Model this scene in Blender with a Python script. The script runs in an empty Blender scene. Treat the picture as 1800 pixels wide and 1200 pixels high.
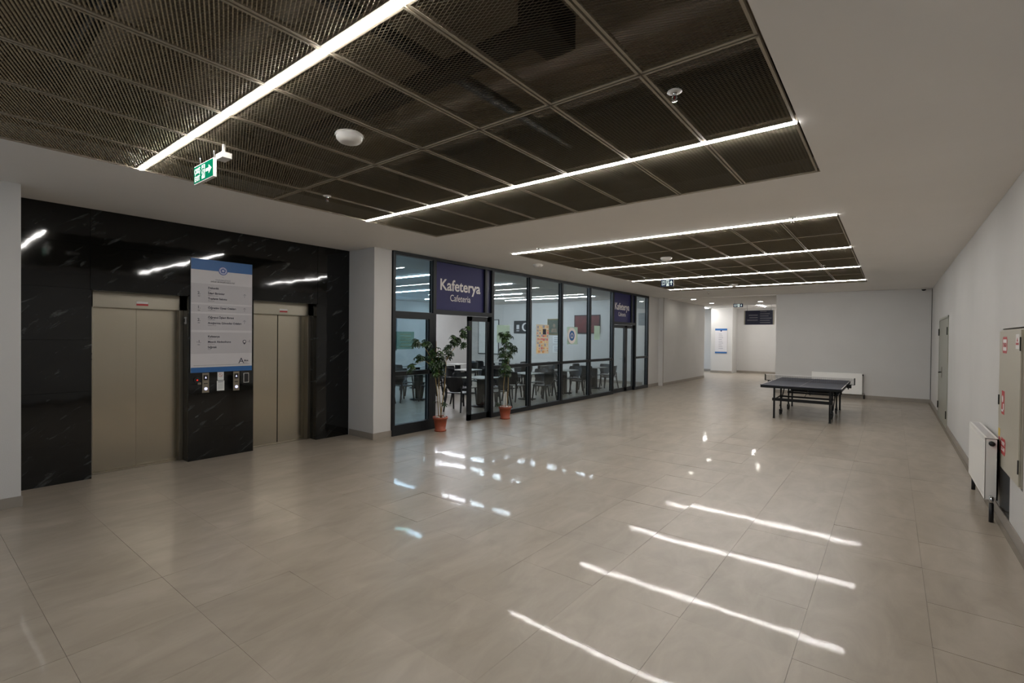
import bpy, math, random
from mathutils import Vector, Matrix, Euler
random.seed(7)
C = bpy.context.scene.collection
PI = math.pi

# ------------------------------------------------------------------ camera, world, exposure
cam_data = bpy.data.cameras.new('camera')
cam = bpy.data.objects.new('camera', cam_data); C.objects.link(cam)
cam_data.sensor_width = 36.0
cam_data.lens = 36.0 * 854.72 / 1800.0
YAW, PITCH, ROLL = -0.6633, -0.0102, 0.0100
fwd = Vector((math.sin(YAW) * math.cos(PITCH), math.cos(YAW) * math.cos(PITCH), math.sin(PITCH)))
right = Vector((math.cos(YAW), -math.sin(YAW), 0))
up = right.cross(fwd)
cr, sr = math.cos(ROLL), math.sin(ROLL)
r2 = right * cr + up * sr
u2 = up * cr - right * sr
mat = Matrix((r2, u2, -fwd)).transposed().to_4x4()
mat.translation = Vector((0, 0, 1.8))
cam.matrix_world = mat
cam_data.clip_start = 0.05; cam_data.clip_end = 100
bpy.context.scene.camera = cam

world = bpy.data.worlds.new('world'); bpy.context.scene.world = world
world.use_nodes = True
bg = world.node_tree.nodes['Background']
bg.inputs['Color'].default_value = (0.56, 0.74, 1.0, 1)
bg.inputs['Strength'].default_value = 3.0
vs = bpy.context.scene.view_settings
vs.view_transform = 'Standard'; vs.look = 'None'; vs.gamma = 1.0; vs.use_curve_mapping = False
vs.exposure = -0.17
STRIP_E = 125.0
bpy.context.scene.cycles.max_bounces = 10
bpy.context.scene.cycles.transparent_max_bounces = 16
bpy.context.scene.cycles.sample_clamp_indirect = 12.0
bpy.context.scene.cycles.caustics_reflective = False
bpy.context.scene.cycles.caustics_refractive = False

# ------------------------------------------------------------------ materials
def lin(c):
    return tuple(((x / 255.0) / 12.92 if x / 255.0 <= .04045 else ((x / 255.0 + .055) / 1.055) ** 2.4) for x in c) + (1.0,)
def mat_new(name):
    m = bpy.data.materials.new(name); m.use_nodes = True
    return m, m.node_tree, m.node_tree.nodes['Principled BSDF']
def P(name, rgb, rough=.5, metal=0, noise=0, nscale=8, bump=0, bscale=60, coat=0, coat_r=.05, spec=None, emit=None, estr=0):
    m, nt, b = mat_new(name)
    b.inputs['Base Color'].default_value = lin(rgb)
    b.inputs['Roughness'].default_value = rough
    b.inputs['Metallic'].default_value = metal
    if spec is not None: b.inputs['Specular IOR Level'].default_value = spec
    if coat: b.inputs['Coat Weight'].default_value = coat; b.inputs['Coat Roughness'].default_value = coat_r
    if emit: b.inputs['Emission Color'].default_value = lin(emit); b.inputs['Emission Strength'].default_value = estr
    tc = nt.nodes.new('ShaderNodeTexCoord')
    if noise:
        n = nt.nodes.new('ShaderNodeTexNoise'); n.inputs['Scale'].default_value = nscale; n.inputs['Detail'].default_value = 5
        r = nt.nodes.new('ShaderNodeMapRange'); r.inputs[1].default_value = .3; r.inputs[2].default_value = .7
        r.inputs[3].default_value = 1 - noise; r.inputs[4].default_value = 1 + noise
        mx = nt.nodes.new('ShaderNodeVectorMath'); mx.operation = 'SCALE'
        mx.inputs[0].default_value = lin(rgb)[:3]
        nt.links.new(tc.outputs['Object'], n.inputs['Vector']); nt.links.new(n.outputs['Fac'], r.inputs[0])
        nt.links.new(r.outputs[0], mx.inputs['Scale']); nt.links.new(mx.outputs[0], b.inputs['Base Color'])
    if bump:
        n = nt.nodes.new('ShaderNodeTexNoise'); n.inputs['Scale'].default_value = bscale; n.inputs['Detail'].default_value = 3
        bp = nt.nodes.new('ShaderNodeBump'); bp.inputs['Strength'].default_value = bump; bp.inputs['Distance'].default_value = .01
        nt.links.new(tc.outputs['Object'], n.inputs['Vector']); nt.links.new(n.outputs['Fac'], bp.inputs['Height'])
        nt.links.new(bp.outputs[0], b.inputs['Normal'])
    return m

def floor_mat():
    m, nt, b = mat_new('polished_beige_stone_tile')
    L = nt.links
    geo = nt.nodes.new('ShaderNodeNewGeometry'); oi = nt.nodes.new('ShaderNodeObjectInfo')
    mp = nt.nodes.new('ShaderNodeMapping'); mp.inputs['Rotation'].default_value = (0, 0, .25); mp.inputs['Scale'].default_value = (2.4, 1.0, 1)
    n1 = nt.nodes.new('ShaderNodeTexNoise'); n1.inputs['Scale'].default_value = 1.8; n1.inputs['Detail'].default_value = 9; n1.inputs['Roughness'].default_value = .62
    n1.inputs['Distortion'].default_value = .6
    cr_ = nt.nodes.new('ShaderNodeValToRGB')
    cr_.color_ramp.elements[0].position = .3; cr_.color_ramp.elements[0].color = lin((152, 141, 126))
    cr_.color_ramp.elements[1].position = .72; cr_.color_ramp.elements[1].color = lin((174, 163, 148))
    L.new(geo.outputs['Position'], mp.inputs['Vector']); L.new(mp.outputs[0], n1.inputs['Vector']); L.new(n1.outputs['Fac'], cr_.inputs[0])
    mr = nt.nodes.new('ShaderNodeMapRange'); mr.inputs[3].default_value = .96; mr.inputs[4].default_value = 1.04
    L.new(oi.outputs['Random'], mr.inputs[0])
    sc = nt.nodes.new('ShaderNodeVectorMath'); sc.operation = 'SCALE'
    L.new(cr_.outputs[0], sc.inputs[0]); L.new(mr.outputs[0], sc.inputs['Scale']); L.new(sc.outputs[0], b.inputs['Base Color'])
    b.inputs['Roughness'].default_value = .34
    b.inputs['Specular IOR Level'].default_value = .5
    b.inputs['Coat Weight'].default_value = .22
    b.inputs['Coat Roughness'].default_value = .035
    b.inputs['Coat IOR'].default_value = 1.5
    n2 = nt.nodes.new('ShaderNodeTexNoise'); n2.inputs['Scale'].default_value = 2.6; n2.inputs['Detail'].default_value = 2
    n3 = nt.nodes.new('ShaderNodeTexNoise'); n3.inputs['Scale'].default_value = 160; n3.inputs['Detail'].default_value = 1
    b2 = nt.nodes.new('ShaderNodeBump'); b2.inputs['Strength'].default_value = .5; b2.inputs['Distance'].default_value = .0014
    b3 = nt.nodes.new('ShaderNodeBump'); b3.inputs['Strength'].default_value = .25; b3.inputs['Distance'].default_value = .00012
    L.new(geo.outputs['Position'], n2.inputs['Vector']); L.new(geo.outputs['Position'], n3.inputs['Vector'])
    L.new(n2.outputs['Fac'], b2.inputs['Height']); L.new(n3.outputs['Fac'], b3.inputs['Height'])
    L.new(b2.outputs[0], b3.inputs['Normal']); L.new(b3.outputs[0], b.inputs['Normal']); L.new(b3.outputs[0], b.inputs['Coat Normal'])
    return m

def marble_mat():
    m, nt, b = mat_new('black_veined_marble')
    L = nt.links
    geo = nt.nodes.new('ShaderNodeNewGeometry')
    mp = nt.nodes.new('ShaderNodeMapping'); mp.vector_type = 'TEXTURE'; mp.inputs['Rotation'].default_value = (.65, 0, 0); mp.inputs['Scale'].default_value = (1, .9, .2)
    n = nt.nodes.new('ShaderNodeTexNoise'); n.inputs['Scale'].default_value = 2.2; n.inputs['Detail'].default_value = 8; n.inputs['Roughness'].default_value = .65
    n.inputs['Distortion'].default_value = .8
    L.new(geo.outputs['Position'], mp.inputs[0]); L.new(mp.outputs[0], n.inputs['Vector'])
    cr_ = nt.nodes.new('ShaderNodeValToRGB'); e = cr_.color_ramp.elements
    e[0].position = .50; e[0].color = lin((4, 5, 5)); e[1].position = .74; e[1].color = lin((84, 88, 88))
    k = e.new(.60); k.color = lin((16, 18, 19))
    L.new(n.outputs['Fac'], cr_.inputs[0]); L.new(cr_.outputs[0], b.inputs['Base Color'])
    b.inputs['Roughness'].default_value = .05
    n2 = nt.nodes.new('ShaderNodeTexNoise'); n2.inputs['Scale'].default_value = 6.5; n2.inputs['Detail'].default_value = .6
    bp = nt.nodes.new('ShaderNodeBump'); bp.inputs['Strength'].default_value = .5; bp.inputs['Distance'].default_value = .0016
    L.new(geo.outputs['Position'], n2.inputs['Vector']); L.new(n2.outputs['Fac'], bp.inputs['Height']); L.new(bp.outputs[0], b.inputs['Normal'])
    return m

def steel_mat(name, rgb, rough=.3):
    m, nt, b = mat_new(name); L = nt.links
    geo = nt.nodes.new('ShaderNodeNewGeometry')
    mp = nt.nodes.new('ShaderNodeMapping'); mp.inputs['Scale'].default_value = (60, 60, 1.2)
    n = nt.nodes.new('ShaderNodeTexNoise'); n.inputs['Scale'].default_value = 3; n.inputs['Detail'].default_value = 4
    L.new(geo.outputs['Position'], mp.inputs[0]); L.new(mp.outputs[0], n.inputs['Vector'])
    mr = nt.nodes.new('ShaderNodeMapRange'); mr.inputs[3].default_value = rough - .06; mr.inputs[4].default_value = rough + .08
    L.new(n.outputs['Fac'], mr.inputs[0]); L.new(mr.outputs[0], b.inputs['Roughness'])
    b.inputs['Base Color'].default_value = lin(rgb); b.inputs['Metallic'].default_value = 1.0
    return m

def glass_mat(name, tint=(232, 240, 242), refl=1.0):
    m = bpy.data.materials.new(name); m.use_nodes = True; nt = m.node_tree; nt.nodes.clear(); L = nt.links
    out = nt.nodes.new('ShaderNodeOutputMaterial'); mx = nt.nodes.new('ShaderNodeMixShader')
    tr = nt.nodes.new('ShaderNodeBsdfTransparent'); tr.inputs[0].default_value = lin(tint)
    gl = nt.nodes.new('ShaderNodeBsdfGlossy'); gl.inputs['Roughness'].default_value = 0.0; gl.inputs[0].default_value = (refl, refl, refl, 1)
    ge = nt.nodes.new('ShaderNodeNewGeometry'); dt = nt.nodes.new('ShaderNodeVectorMath'); dt.operation = 'DOT_PRODUCT'
    L.new(ge.outputs['Incoming'], dt.inputs[0]); L.new(ge.outputs['Normal'], dt.inputs[1])
    def mth(op, a, b=None):
        n = nt.nodes.new('ShaderNodeMath'); n.operation = op
        for i, x in enumerate((a, b)):
            if x is None: continue
            if isinstance(x, (int, float)): n.inputs[i].default_value = x
            else: L.new(x, n.inputs[i])
        return n.outputs[0]
    c_ = mth('ABSOLUTE', dt.outputs['Value']); sch = mth('ADD', mth('MULTIPLY', mth('POWER', mth('SUBTRACT', 1.0, c_), 5.0), .96), .04)
    L.new(sch, mx.inputs[0]); L.new(tr.outputs[0], mx.inputs[1]); L.new(gl.outputs[0], mx.inputs[2]); L.new(mx.outputs[0], out.inputs[0])
    return m

def emit_mat(name, rgb, s):
    m = bpy.data.materials.new(name); m.use_nodes = True; nt = m.node_tree; nt.nodes.clear()
    out = nt.nodes.new('ShaderNodeOutputMaterial'); e = nt.nodes.new('ShaderNodeEmission')
    e.inputs[0].default_value = lin(rgb); e.inputs[1].default_value = s
    nt.links.new(e.outputs[0], out.inputs[0])
    return m

FLOOR = floor_mat(); MARBLE = marble_mat()
GROUT = P('grout', (140, 132, 120), .8, noise=.06)
WALL = P('white_plaster', (200, 198, 195), .75, noise=.02, nscale=1.5, bump=.15, bscale=120)
CEIL = P('white_ceiling_paint', (238, 235, 232), .8, noise=.015, nscale=1.2)
SKIRT = P('grey_stone_skirting', (146, 138, 128), .45, noise=.06, nscale=6)
DARKBACK = P('dark_wall_core', (20, 20, 20), .8, noise=.1)
MESH = P('beige_painted_expanded_metal', (196, 186, 164), .45, noise=.03, spec=.4)
RIM = P('beige_painted_panel_rim', (158, 148, 130), .45, noise=.03)
PLEN = P('dark_plenum_concrete', (120, 110, 96), .9, noise=.2, nscale=2)
DUCT = P('dark_grey_duct', (30, 28, 26), .6, noise=.1)
LIGHT = emit_mat('lit_strip_diffuser', (255, 252, 248), STRIP_E)
LIGHTC = emit_mat('lit_cafe_strip_diffuser', (240, 246, 255), 135.0)
DOWN = emit_mat('lit_downlight_diffuser', (255, 250, 238), 60.0)
WPLAST = P('white_plastic', (212, 208, 202), .35, noise=.01)
STEEL = steel_mat('brushed_champagne_steel', (176, 168, 152), .2)
STEEL2 = steel_mat('brushed_steel_frame', (150, 144, 132), .32)
CHROME = P('chrome', (200, 200, 200), .15, 1, noise=.02)
ALU = P('anthracite_powder_coated_aluminium', (19, 23, 27), .42, noise=.04, spec=.35)
ALUL = P('bare_aluminium_bead', (120, 124, 128), .3, .7, noise=.04)
GLASS = glass_mat('clear_glass'); GLASSB = glass_mat('blue_tinted_glass', (212, 230, 238))
NAVY = P('navy_vinyl', (46, 46, 92), .5, noise=.03, spec=.3)
NAVY2 = P('dark_navy_panel', (28, 30, 62), .3, noise=.03)
WHITE = P('white_print', (226, 222, 220), .5, noise=.01)
GREYW = P('pale_grey_panel', (205, 202, 204), .45, noise=.01)
GREYB = P('grey_print_band', (190, 187, 190), .45, noise=.01)
BLUE = P('mid_blue_print', (38, 96, 156), .4, noise=.02)
INK = P('dark_navy_ink', (34, 38, 58), .6, noise=.02)
INKL = P('grey_ink', (130, 130, 140), .6, noise=.02)
RED = P('red_print', (178, 34, 40), .45, noise=.03)
YEL = P('yellow_print', (206, 172, 40), .45, noise=.03)
BLACK = P('black_plastic', (16, 16, 18), .4, noise=.05)
BLACKM = P('black_painted_steel', (12, 12, 12), .45, noise=.05, spec=.25)
GREEN = P('lit_green_exit_film', (2, 44, 28), .4, noise=.01, emit=(20, 170, 125), estr=.5, spec=0)
LITW = P('lit_white_pictogram', (150, 160, 155), .4, noise=.01, emit=(235, 250, 245), estr=.8, spec=0)
LITN = P('lit_navy_exit_film', (24, 36, 66), .4, noise=.01, emit=(24, 36, 66), estr=.3, spec=0)
LEDW = emit_mat('lit_white_button', (225, 225, 255), 1.4)
LEDR = emit_mat('lit_red_led', (255, 40, 30), 1.5)
TERRA = P('terracotta_plastic', (150, 72, 46), .5, noise=.08, nscale=20)
SOIL = P('potting_soil', (50, 38, 28), .95, noise=.3, nscale=60, bump=.8)
PEBB = P('white_pebble', (200, 195, 186), .6, noise=.05)
LEAF = P('dark_green_leaf', (30, 52, 22), .35, noise=.25, nscale=14, spec=.5)
LEAF2 = P('mid_green_leaf', (52, 80, 32), .35, noise=.2, nscale=14, spec=.5)
BARK = P('tan_stem_bark', (148, 126, 78), .7, noise=.15, nscale=40)
TTOP = P('dark_blue_grey_table_tennis_top', (44, 48, 64), .45, noise=.03)
NETM = P('dark_net_cord', (40, 42, 44), .8, noise=.05)
RAD = P('white_radiator_enamel', (242, 240, 236), .3, noise=.01)
DOORG = P('grey_green_door_paint', (150, 150, 138), .32, noise=.03)
CAB = P('cream_cabinet_enamel', (180, 174, 158), .35, noise=.01)
TABT = P('pale_grey_laminate', (168, 166, 160), .35, noise=.03)
CHAIR = P('black_moulded_chair_plastic', (20, 21, 25), .32, noise=.05)
PAPER = P('white_paper', (220, 222, 220), .6, noise=.02)
PALEG = P('pale_green_film', (176, 206, 190), .5, noise=.03)
GOLD = P('dull_gold_frame', (120, 104, 60), .4, .5, noise=.1)

# ------------------------------------------------------------------ geometry helpers
class MB:
    def __init__(s): s.v = []; s.f = []; s.m = []; s.smooth = []
    def quad(s, pts, m=0, sm=False):
        n = len(s.v); s.v += [tuple(p) for p in pts]; s.f.append(tuple(range(n, n + len(pts)))); s.m.append(m); s.smooth.append(sm)
    def box(s, a, b, m=0):
        x0, y0, z0 = [min(p, q) for p, q in zip(a, b)]; x1, y1, z1 = [max(p, q) for p, q in zip(a, b)]
        n = len(s.v)
        s.v += [(x0, y0, z0), (x1, y0, z0), (x1, y1, z0), (x0, y1, z0), (x0, y0, z1), (x1, y0, z1), (x1, y1, z1), (x0, y1, z1)]
        for f in ((0, 3, 2, 1), (4, 5, 6, 7), (0, 1, 5, 4), (1, 2, 6, 5), (2, 3, 7, 6), (3, 0, 4, 7)):
            s.f.append(tuple(n + i for i in f)); s.m.append(m); s.smooth.append(False)
        return s
    def cbox(s, c, d, m=0):
        return s.box([c[i] - d[i] / 2 for i in range(3)], [c[i] + d[i] / 2 for i in range(3)], m)
    def bar(s, p, q, w, t, m=0, w2=None, t2=None, upv=(0, 0, 1)):
        p, q = Vector(p), Vector(q); d = (q - p).normalized(); u = Vector(upv)
        if abs(d.dot(u)) > .95: u = Vector((0, 1, 0))
        a = d.cross(u).normalized(); b = a.cross(d).normalized()
        w2 = w if w2 is None else w2; t2 = t if t2 is None else t2
        n = len(s.v)
        for c, ww, tt in ((p, w, t), (q, w2, t2)):
            for sx, sy in ((-1, -1), (1, -1), (1, 1), (-1, 1)):
                s.v.append(tuple(c + a * sx * ww / 2 + b * sy * tt / 2))
        for f in ((3, 2, 1, 0), (4, 5, 6, 7), (0, 1, 5, 4), (1, 2, 6, 5), (2, 3, 7, 6), (3, 0, 4, 7)):
            s.f.append(tuple(n + i for i in f)); s.m.append(m); s.smooth.append(False)
        return s
    def tube(s, pts, rad, seg=8, m=0):
        pts = [Vector(p) for p in pts]; rr = rad if isinstance(rad, (list, tuple)) else [rad] * len(pts)
        n0 = len(s.v)
        for i, p in enumerate(pts):
            d = (pts[min(i + 1, len(pts) - 1)] - pts[max(i - 1, 0)]).normalized()
            u = Vector((0, 0, 1)) if abs(d.z) < .9 else Vector((0, 1, 0))
            a = d.cross(u).normalized(); b = a.cross(d)
            for k in range(seg):
                t = 2 * PI * k / seg; s.v.append(tuple(p + (a * math.cos(t) + b * math.sin(t)) * rr[i]))
        for i in range(len(pts) - 1):
            for k in range(seg):
                k2 = (k + 1) % seg
                s.f.append((n0 + i * seg + k, n0 + i * seg + k2, n0 + (i + 1) * seg + k2, n0 + (i + 1) * seg + k)); s.m.append(m); s.smooth.append(True)
        s.f.append(tuple(n0 + k for k in reversed(range(seg)))); s.m.append(m); s.smooth.append(False)
        e = n0 + (len(pts) - 1) * seg
        s.f.append(tuple(e + k for k in range(seg))); s.m.append(m); s.smooth.append(False)
        return s
    def lathe(s, prof, c=(0, 0, 0), seg=24, m=0, axis='z', smooth=True):
        n0 = len(s.v)
        def put(r, h, t):
            x, y = r * math.cos(t), r * math.sin(t)
            if axis == 'z': return (c[0] + x, c[1] + y, c[2] + h)
            if axis == 'x': return (c[0] + h, c[1] + x, c[2] + y)
            return (c[0] + x, c[1] + h, c[2] + y)
        for r, h in prof:
            for k in range(seg): s.v.append(put(max(r, 1e-4), h, 2 * PI * k / seg))
        for i in range(len(prof) - 1):
            for k in range(seg):
                k2 = (k + 1) % seg
                s.f.append((n0 + i * seg + k, n0 + i * seg + k2, n0 + (i + 1) * seg + k2, n0 + (i + 1) * seg + k)); s.m.append(m); s.smooth.append(smooth)
        return s
    def prism(s, poly, o, ru, uu, depth, m=0):
        """extrude a 2D polygon: point = o + ru*x + uu*y, thickness along normal ru x uu"""
        o, ru, uu = Vector(o), Vector(ru), Vector(uu); nn = ru.cross(uu) * depth
        A = [o + ru * x + uu * y for x, y in poly]; n = len(s.v); k = len(A)
        s.v += [tuple(p) for p in A] + [tuple(p + nn) for p in A]
        s.f.append(tuple(n + i for i in reversed(range(k)))); s.m.append(m); s.smooth.append(False)
        s.f.append(tuple(n + k + i for i in range(k))); s.m.append(m); s.smooth.append(False)
        for i in range(k):
            j = (i + 1) % k; s.f.append((n + i, n + j, n + k + j, n + k + i)); s.m.append(m); s.smooth.append(False)
        return s
    def mesh(s, name, mats, off=(0, 0, 0)):
        me = bpy.data.meshes.new(name)
        me.from_pydata([(a - off[0], b - off[1], c - off[2]) for a, b, c in s.v], [], s.f)
        for m in (mats if isinstance(mats, (list, tuple)) else [mats]): me.materials.append(m)
        me.polygons.foreach_set('material_index', s.m)
        me.polygons.foreach_set('use_smooth', s.smooth)
        me.update()
        return me

def world_loc(o):
    l = Vector(o.location)
    while o.parent: o = o.parent; l += Vector(o.location)
    return l
def obj(name, mb, mats, parent=None, at=None, kind=None, label=None, local=False, bevel=0):
    """mb in world coordinates unless local; parents here are never rotated when world coordinates are used"""
    if parent is not None:
        pw = Vector((0, 0, 0)) if local else world_loc(parent)
        o = bpy.data.objects.new(name, mb.mesh(name, mats, tuple(pw))); o.parent = parent
    else:
        off = at or (0, 0, 0)
        o = bpy.data.objects.new(name, mb.mesh(name, mats, off)); o.location = off
    C.objects.link(o)
    if kind: o['kind'] = kind
    if label: o['label'] = label
    if bevel:
        b = o.modifiers.new('bevel', 'BEVEL'); b.width = bevel; b.segments = 2; b.limit_method = 'ANGLE'
    return o
def tag(o, label, cat, group=None):
    o['label'] = label; o['category'] = cat
    if group: o['group'] = group
    return o
def thing(name, label, cat, loc=(0, 0, 0), rz=0, group=None):
    o = bpy.data.objects.new(name, None); C.objects.link(o); o.location = loc; o.rotation_euler = (0, 0, rz)
    o.empty_display_size = .1
    return tag(o, label, cat, group)
def structure(name, loc=(0, 0, 0)):
    o = bpy.data.objects.new(name, None); C.objects.link(o); o.location = loc; o['kind'] = 'structure'; return o
def dup(root, loc, rz, label=None, group=None):
    r = root.copy(); C.objects.link(r); r.location = loc; r.rotation_euler = (0, 0, rz)
    if label: r['label'] = label
    if group: r['group'] = group
    for ch in list(root.children):
        c = ch.copy(); C.objects.link(c); c.parent = r
        for g in list(ch.children):
            d = g.copy(); C.objects.link(d); d.parent = c
    return r

PL = {'+x': (Vector((0, 1, 0)), Vector((0, 0, 1)), Vector((1, 0, 0))),
      '-y': (Vector((1, 0, 0)), Vector((0, 0, 1)), Vector((0, -1, 0))),
      '-x': (Vector((0, -1, 0)), Vector((0, 0, 1)), Vector((-1, 0, 0)))}
def text(s, size, pos, face, m, parent, align='LEFT', width=None, bold=0, name='lettering', depth=.0012):
    cu = bpy.data.curves.new('t', 'FONT'); cu.body = s; cu.size = size; cu.extrude = depth / 2; cu.align_x = align; cu.offset = bold; cu.resolution_u = 3
    to = bpy.data.objects.new('t', cu); C.objects.link(to)
    dg = bpy.context.evaluated_depsgraph_get(); me = bpy.data.meshes.new_from_object(to.evaluated_get(dg))
    bpy.data.objects.remove(to); bpy.data.curves.remove(cu)
    me.name = name; me.materials.clear(); me.materials.append(m)
    r, u, n = PL[face]
    k = 1
    if width:
        xs = [v.co.x for v in me.vertices]; k = width / max(1e-4, max(xs) - min(xs))
    pw = world_loc(parent)
    p0 = Vector(pos) - pw
    for v in me.vertices: v.co = p0 + r * v.co.x * k + u * v.co.y + n * v.co.z
    o = bpy.data.objects.new(name, me); C.objects.link(o); o.parent = parent
    return o
def plate(mb, face, c, w, h, d, m=0):
    """flat box on a wall: c = centre of its back face"""
    r, u, n = PL[face]; c = Vector(c)
    p = c - r * w / 2 - u * h / 2; q = c + r * w / 2 + u * h / 2 + n * d
    mb.box(p, q, m); return mb
def disc(mb, face, c, rad, d, m=0, seg=24, r_in=None, k=1.0):
    r, u, n = PL[face]; c = Vector(c)
    poly = [(rad * k * math.cos(2 * PI * i / seg), rad * math.sin(2 * PI * i / seg)) for i in range(seg)]
    mb.prism(poly, c, r, u, d, m); return mb

H = 3.31
# ------------------------------------------------------------------ floor
def build_floor():
    b = MB(); b.box((-17.2, -4.7, -.12), (1.1, 28.6, -.005))
    fl = obj('floor', b, GROUT, kind='structure')
    p = .633; x0 = -.42 - p * 40; y0 = 2.50 - p * 20
    g = .0014
    tb = MB()
    h = p / 2 - g / 2
    tb.box((-h, -h, -.012), (h, h, 0))
    tm = tb.mesh('tile', [FLOOR])
    cells = []
    for i in range(60):
        for j in range(70):
            cx, cy = x0 + (i + .5) * p, y0 + (j + .5) * p
            if cx < -16.9 or cx > 1.0 or cy < -4.5 or cy > 28.4: continue
            f = -math.sin(.6633) * cx + math.cos(.6633) * cy
            f = math.sin(YAW) * cx + math.cos(YAW) * cy
            r = math.cos(YAW) * cx - math.sin(YAW) * cy
            vis = f > .8 and abs(r / f) < 1.13 and 1.8 / f < .80 and cx > -7.2 and cx < .95
            cells.append((0 if vis else 1, f, cx, cy, j))
    cells.sort()
    vis = [c for c in cells if c[0] == 0][:300]; rest = [c for c in cells if c[0] == 0][300:] + [c for c in cells if c[0] == 1]
    rnd = random.Random(3)
    for _, f, cx, cy, j in vis:
        o = bpy.data.objects.new('tile', tm); C.objects.link(o); o.parent = fl
        o.location = (cx, cy, 0.0); o.rotation_euler = (rnd.gauss(0, .0015), rnd.gauss(0, .0015), rnd.choice((0, 1, 2, 3)) * PI / 2)
    b = MB()
    for _, f, cx, cy, j in rest:
        b.quad([(cx - h, cy - h, 0), (cx + h, cy - h, 0), (cx + h, cy + h, 0), (cx - h, cy + h, 0)])
    o = obj('distant_tiles', b, FLOOR, fl); o['kind'] = 'stuff'
build_floor()

# ------------------------------------------------------------------ ceiling
BX0, BX1 = -5.50, -.54
B1 = (-1.08, 5.137); B2 = (7.00, 15.62)
def build_ceiling():
    b = MB(); T = .14
    X0, X1, Y0, Y1 = -17.0, 1.1, -4.7, 18.6
    b.box((X0, Y0, H), (BX0 - .01, Y1, H + T)); b.box((BX1 + .01, Y0, H), (X1, Y1, H + T))
    for a, c in ((Y0, B1[0] - .01), (B1[1] + .01, B2[0] - .01), (B2[1] + .01, Y1)):
        b.box((BX0 - .01, a, H), (BX1 + .01, c, H + T))
    ce = obj('ceiling', b, CEIL, kind='structure')
    # dark plenum above the mesh panels
    for (a, c) in (B1, B2):
        q = MB(); z0, z1 = H + T, 4.15
        q.box((BX0 - .6, a - .6, z1), (BX1 + .6, c + .6, z1 + .1))
        q.box((BX0 - .7, a - .6, z0), (BX0 - .6, c + .6, z1)); q.box((BX1 + .6, a - .6, z0), (BX1 + .7, c + .6, z1))
        q.box((BX0 - .6, a - .7, z0), (BX1 + .6, a - .6, z1)); q.box((BX0 - .6, c + .6, z0), (BX1 + .6, c + .7, z1))
        obj('plenum', q, PLEN, ce)
    q = MB(); q.box((-5.9, 2.28, 3.56), (-1.5, 2.42, 3.64)); q.box((-1.7, 2.2, 3.5), (-1.5, 2.5, 3.7)); obj('cable_tray', q, DUCT, ce)
    q = MB(); q.tube([(-5.9, .8, 3.8), (-.2, .8, 3.8)], .06, 10); obj('pipe', q, DUCT, ce)
    q = MB(); q.tube([(-2.6, -1, 3.75), (-2.6, 5.4, 3.75)], .05, 10); obj('pipe', q, DUCT, ce)
    q = MB(); q.cbox((-3.0, 4.5, 3.85), (4.6, .5, .3)); obj('air_duct', q, DUCT, ce)
    q = MB(); q.cbox((-3.0, 11, 3.85), (.6, 8, .3)); obj('air_duct', q, DUCT, ce)
    # expanded-metal panel
    W = .62 - .012
    def panel_mesh(D):
        s = MB(); L, S = .0507, .0205; hx, hy = W / 2 - .018, D / 2 - .018
        wy, wz = .0036, .0034; z = .006
        nx = int(2 * hx / (L / 2)); ny = int(2 * hy / S)
        lx = 2 * hx / nx; sy = 2 * hy / ny
        for j in range(ny):
            for i in range(nx):
                xa, xb = -hx + i * lx, -hx + (i + 1) * lx
                y = -hy + (j + .5) * sy
                for sg in (1, -1):
                    k = sg if i % 2 == 0 else -sg
                    ya, yb = y - k * sy / 4, y + k * sy / 4
                    if sg == -1: ya += 0; yb += 0
                    yy = (0 if sg == 1 else sy / 2)
                    s.quad([(xa, ya + yy - wy, z - wz), (xb, yb + yy - wy, z - wz), (xb, yb + yy + wy, z + wz), (xa, ya + yy + wy, z + wz)], 0)
        r = .015
        s.box((-W / 2, -D / 2, 0), (-W / 2 + r, D / 2, .025), 1); s.box((W / 2 - r, -D / 2, 0), (W / 2, D / 2, .025), 1)
        s.box((-W / 2, -D / 2, 0), (W / 2, -D / 2 + r, .025), 1); s.box((-W / 2, D / 2 - r, 0), (W / 2, D / 2, .025), 1)
        return s.mesh('ceiling_panel', [MESH, RIM])
    cache = {}
    def rows(bounds):
        for ya, yb in bounds:
            D = round(yb - ya, 3)
            if D not in cache: cache[D] = panel_mesh(D)
            for i in range(8):
                o = bpy.data.objects.new('ceiling_panel', cache[D]); C.objects.link(o); o.parent = ce
                o.location = (BX0 + .62 * (i + .5), (ya + yb) / 2, H)
    e = .024; s_ = .006
    rows([(-1.05 + e, .19 - s_), (.19 + s_, 1.43 - e), (1.43 + e, 2.66 - s_), (2.66 + s_, 3.89 - e), (3.89 + e, 5.137 - s_)])
    rows([(7.04 + e, 8.33 - s_), (8.33 + s_, 9.62 - e), (9.62 + e, 10.93 - s_), (10.93 + s_, 12.25 - e), (12.25 + e, 13.62 - s_), (13.62 + s_, 15.0 - e), (15.0 + e, 15.61)])
    # thin white edge trim around the openings
    for (a, c) in (B1, B2):
        q = MB(); t = .012
        q.box((BX0 - t, a, H - .003), (BX0, c, H + .03)); q.box((BX0 - t, c, H - .003), (BX1 + t, c + t, H + .03))
        obj('edge_trim', q, RIM, ce)
    return ce
ceiling = build_ceiling()

# strip lights
def strip(y, x0, x1, label, group, m=LIGHT, z=H, w=.020):
    t = thing('strip_light', label, 'light', ((x0 + x1) / 2, y, z), 0, group)
    b = MB(); b.box((x0, y - w / 2 - .003, z + .006), (x1, y + w / 2 + .003, z + .05)); obj('housing', b, WPLAST, t)
    b = MB(); b.box((x0 + .005, y - w / 2, z - .007), (x1 - .005, y + w / 2, z + .006)); obj('diffuser', b, m, t)
G1 = 'strip lights in the near mesh ceiling bay'; G2 = 'strip lights in the far mesh ceiling bay'
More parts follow.
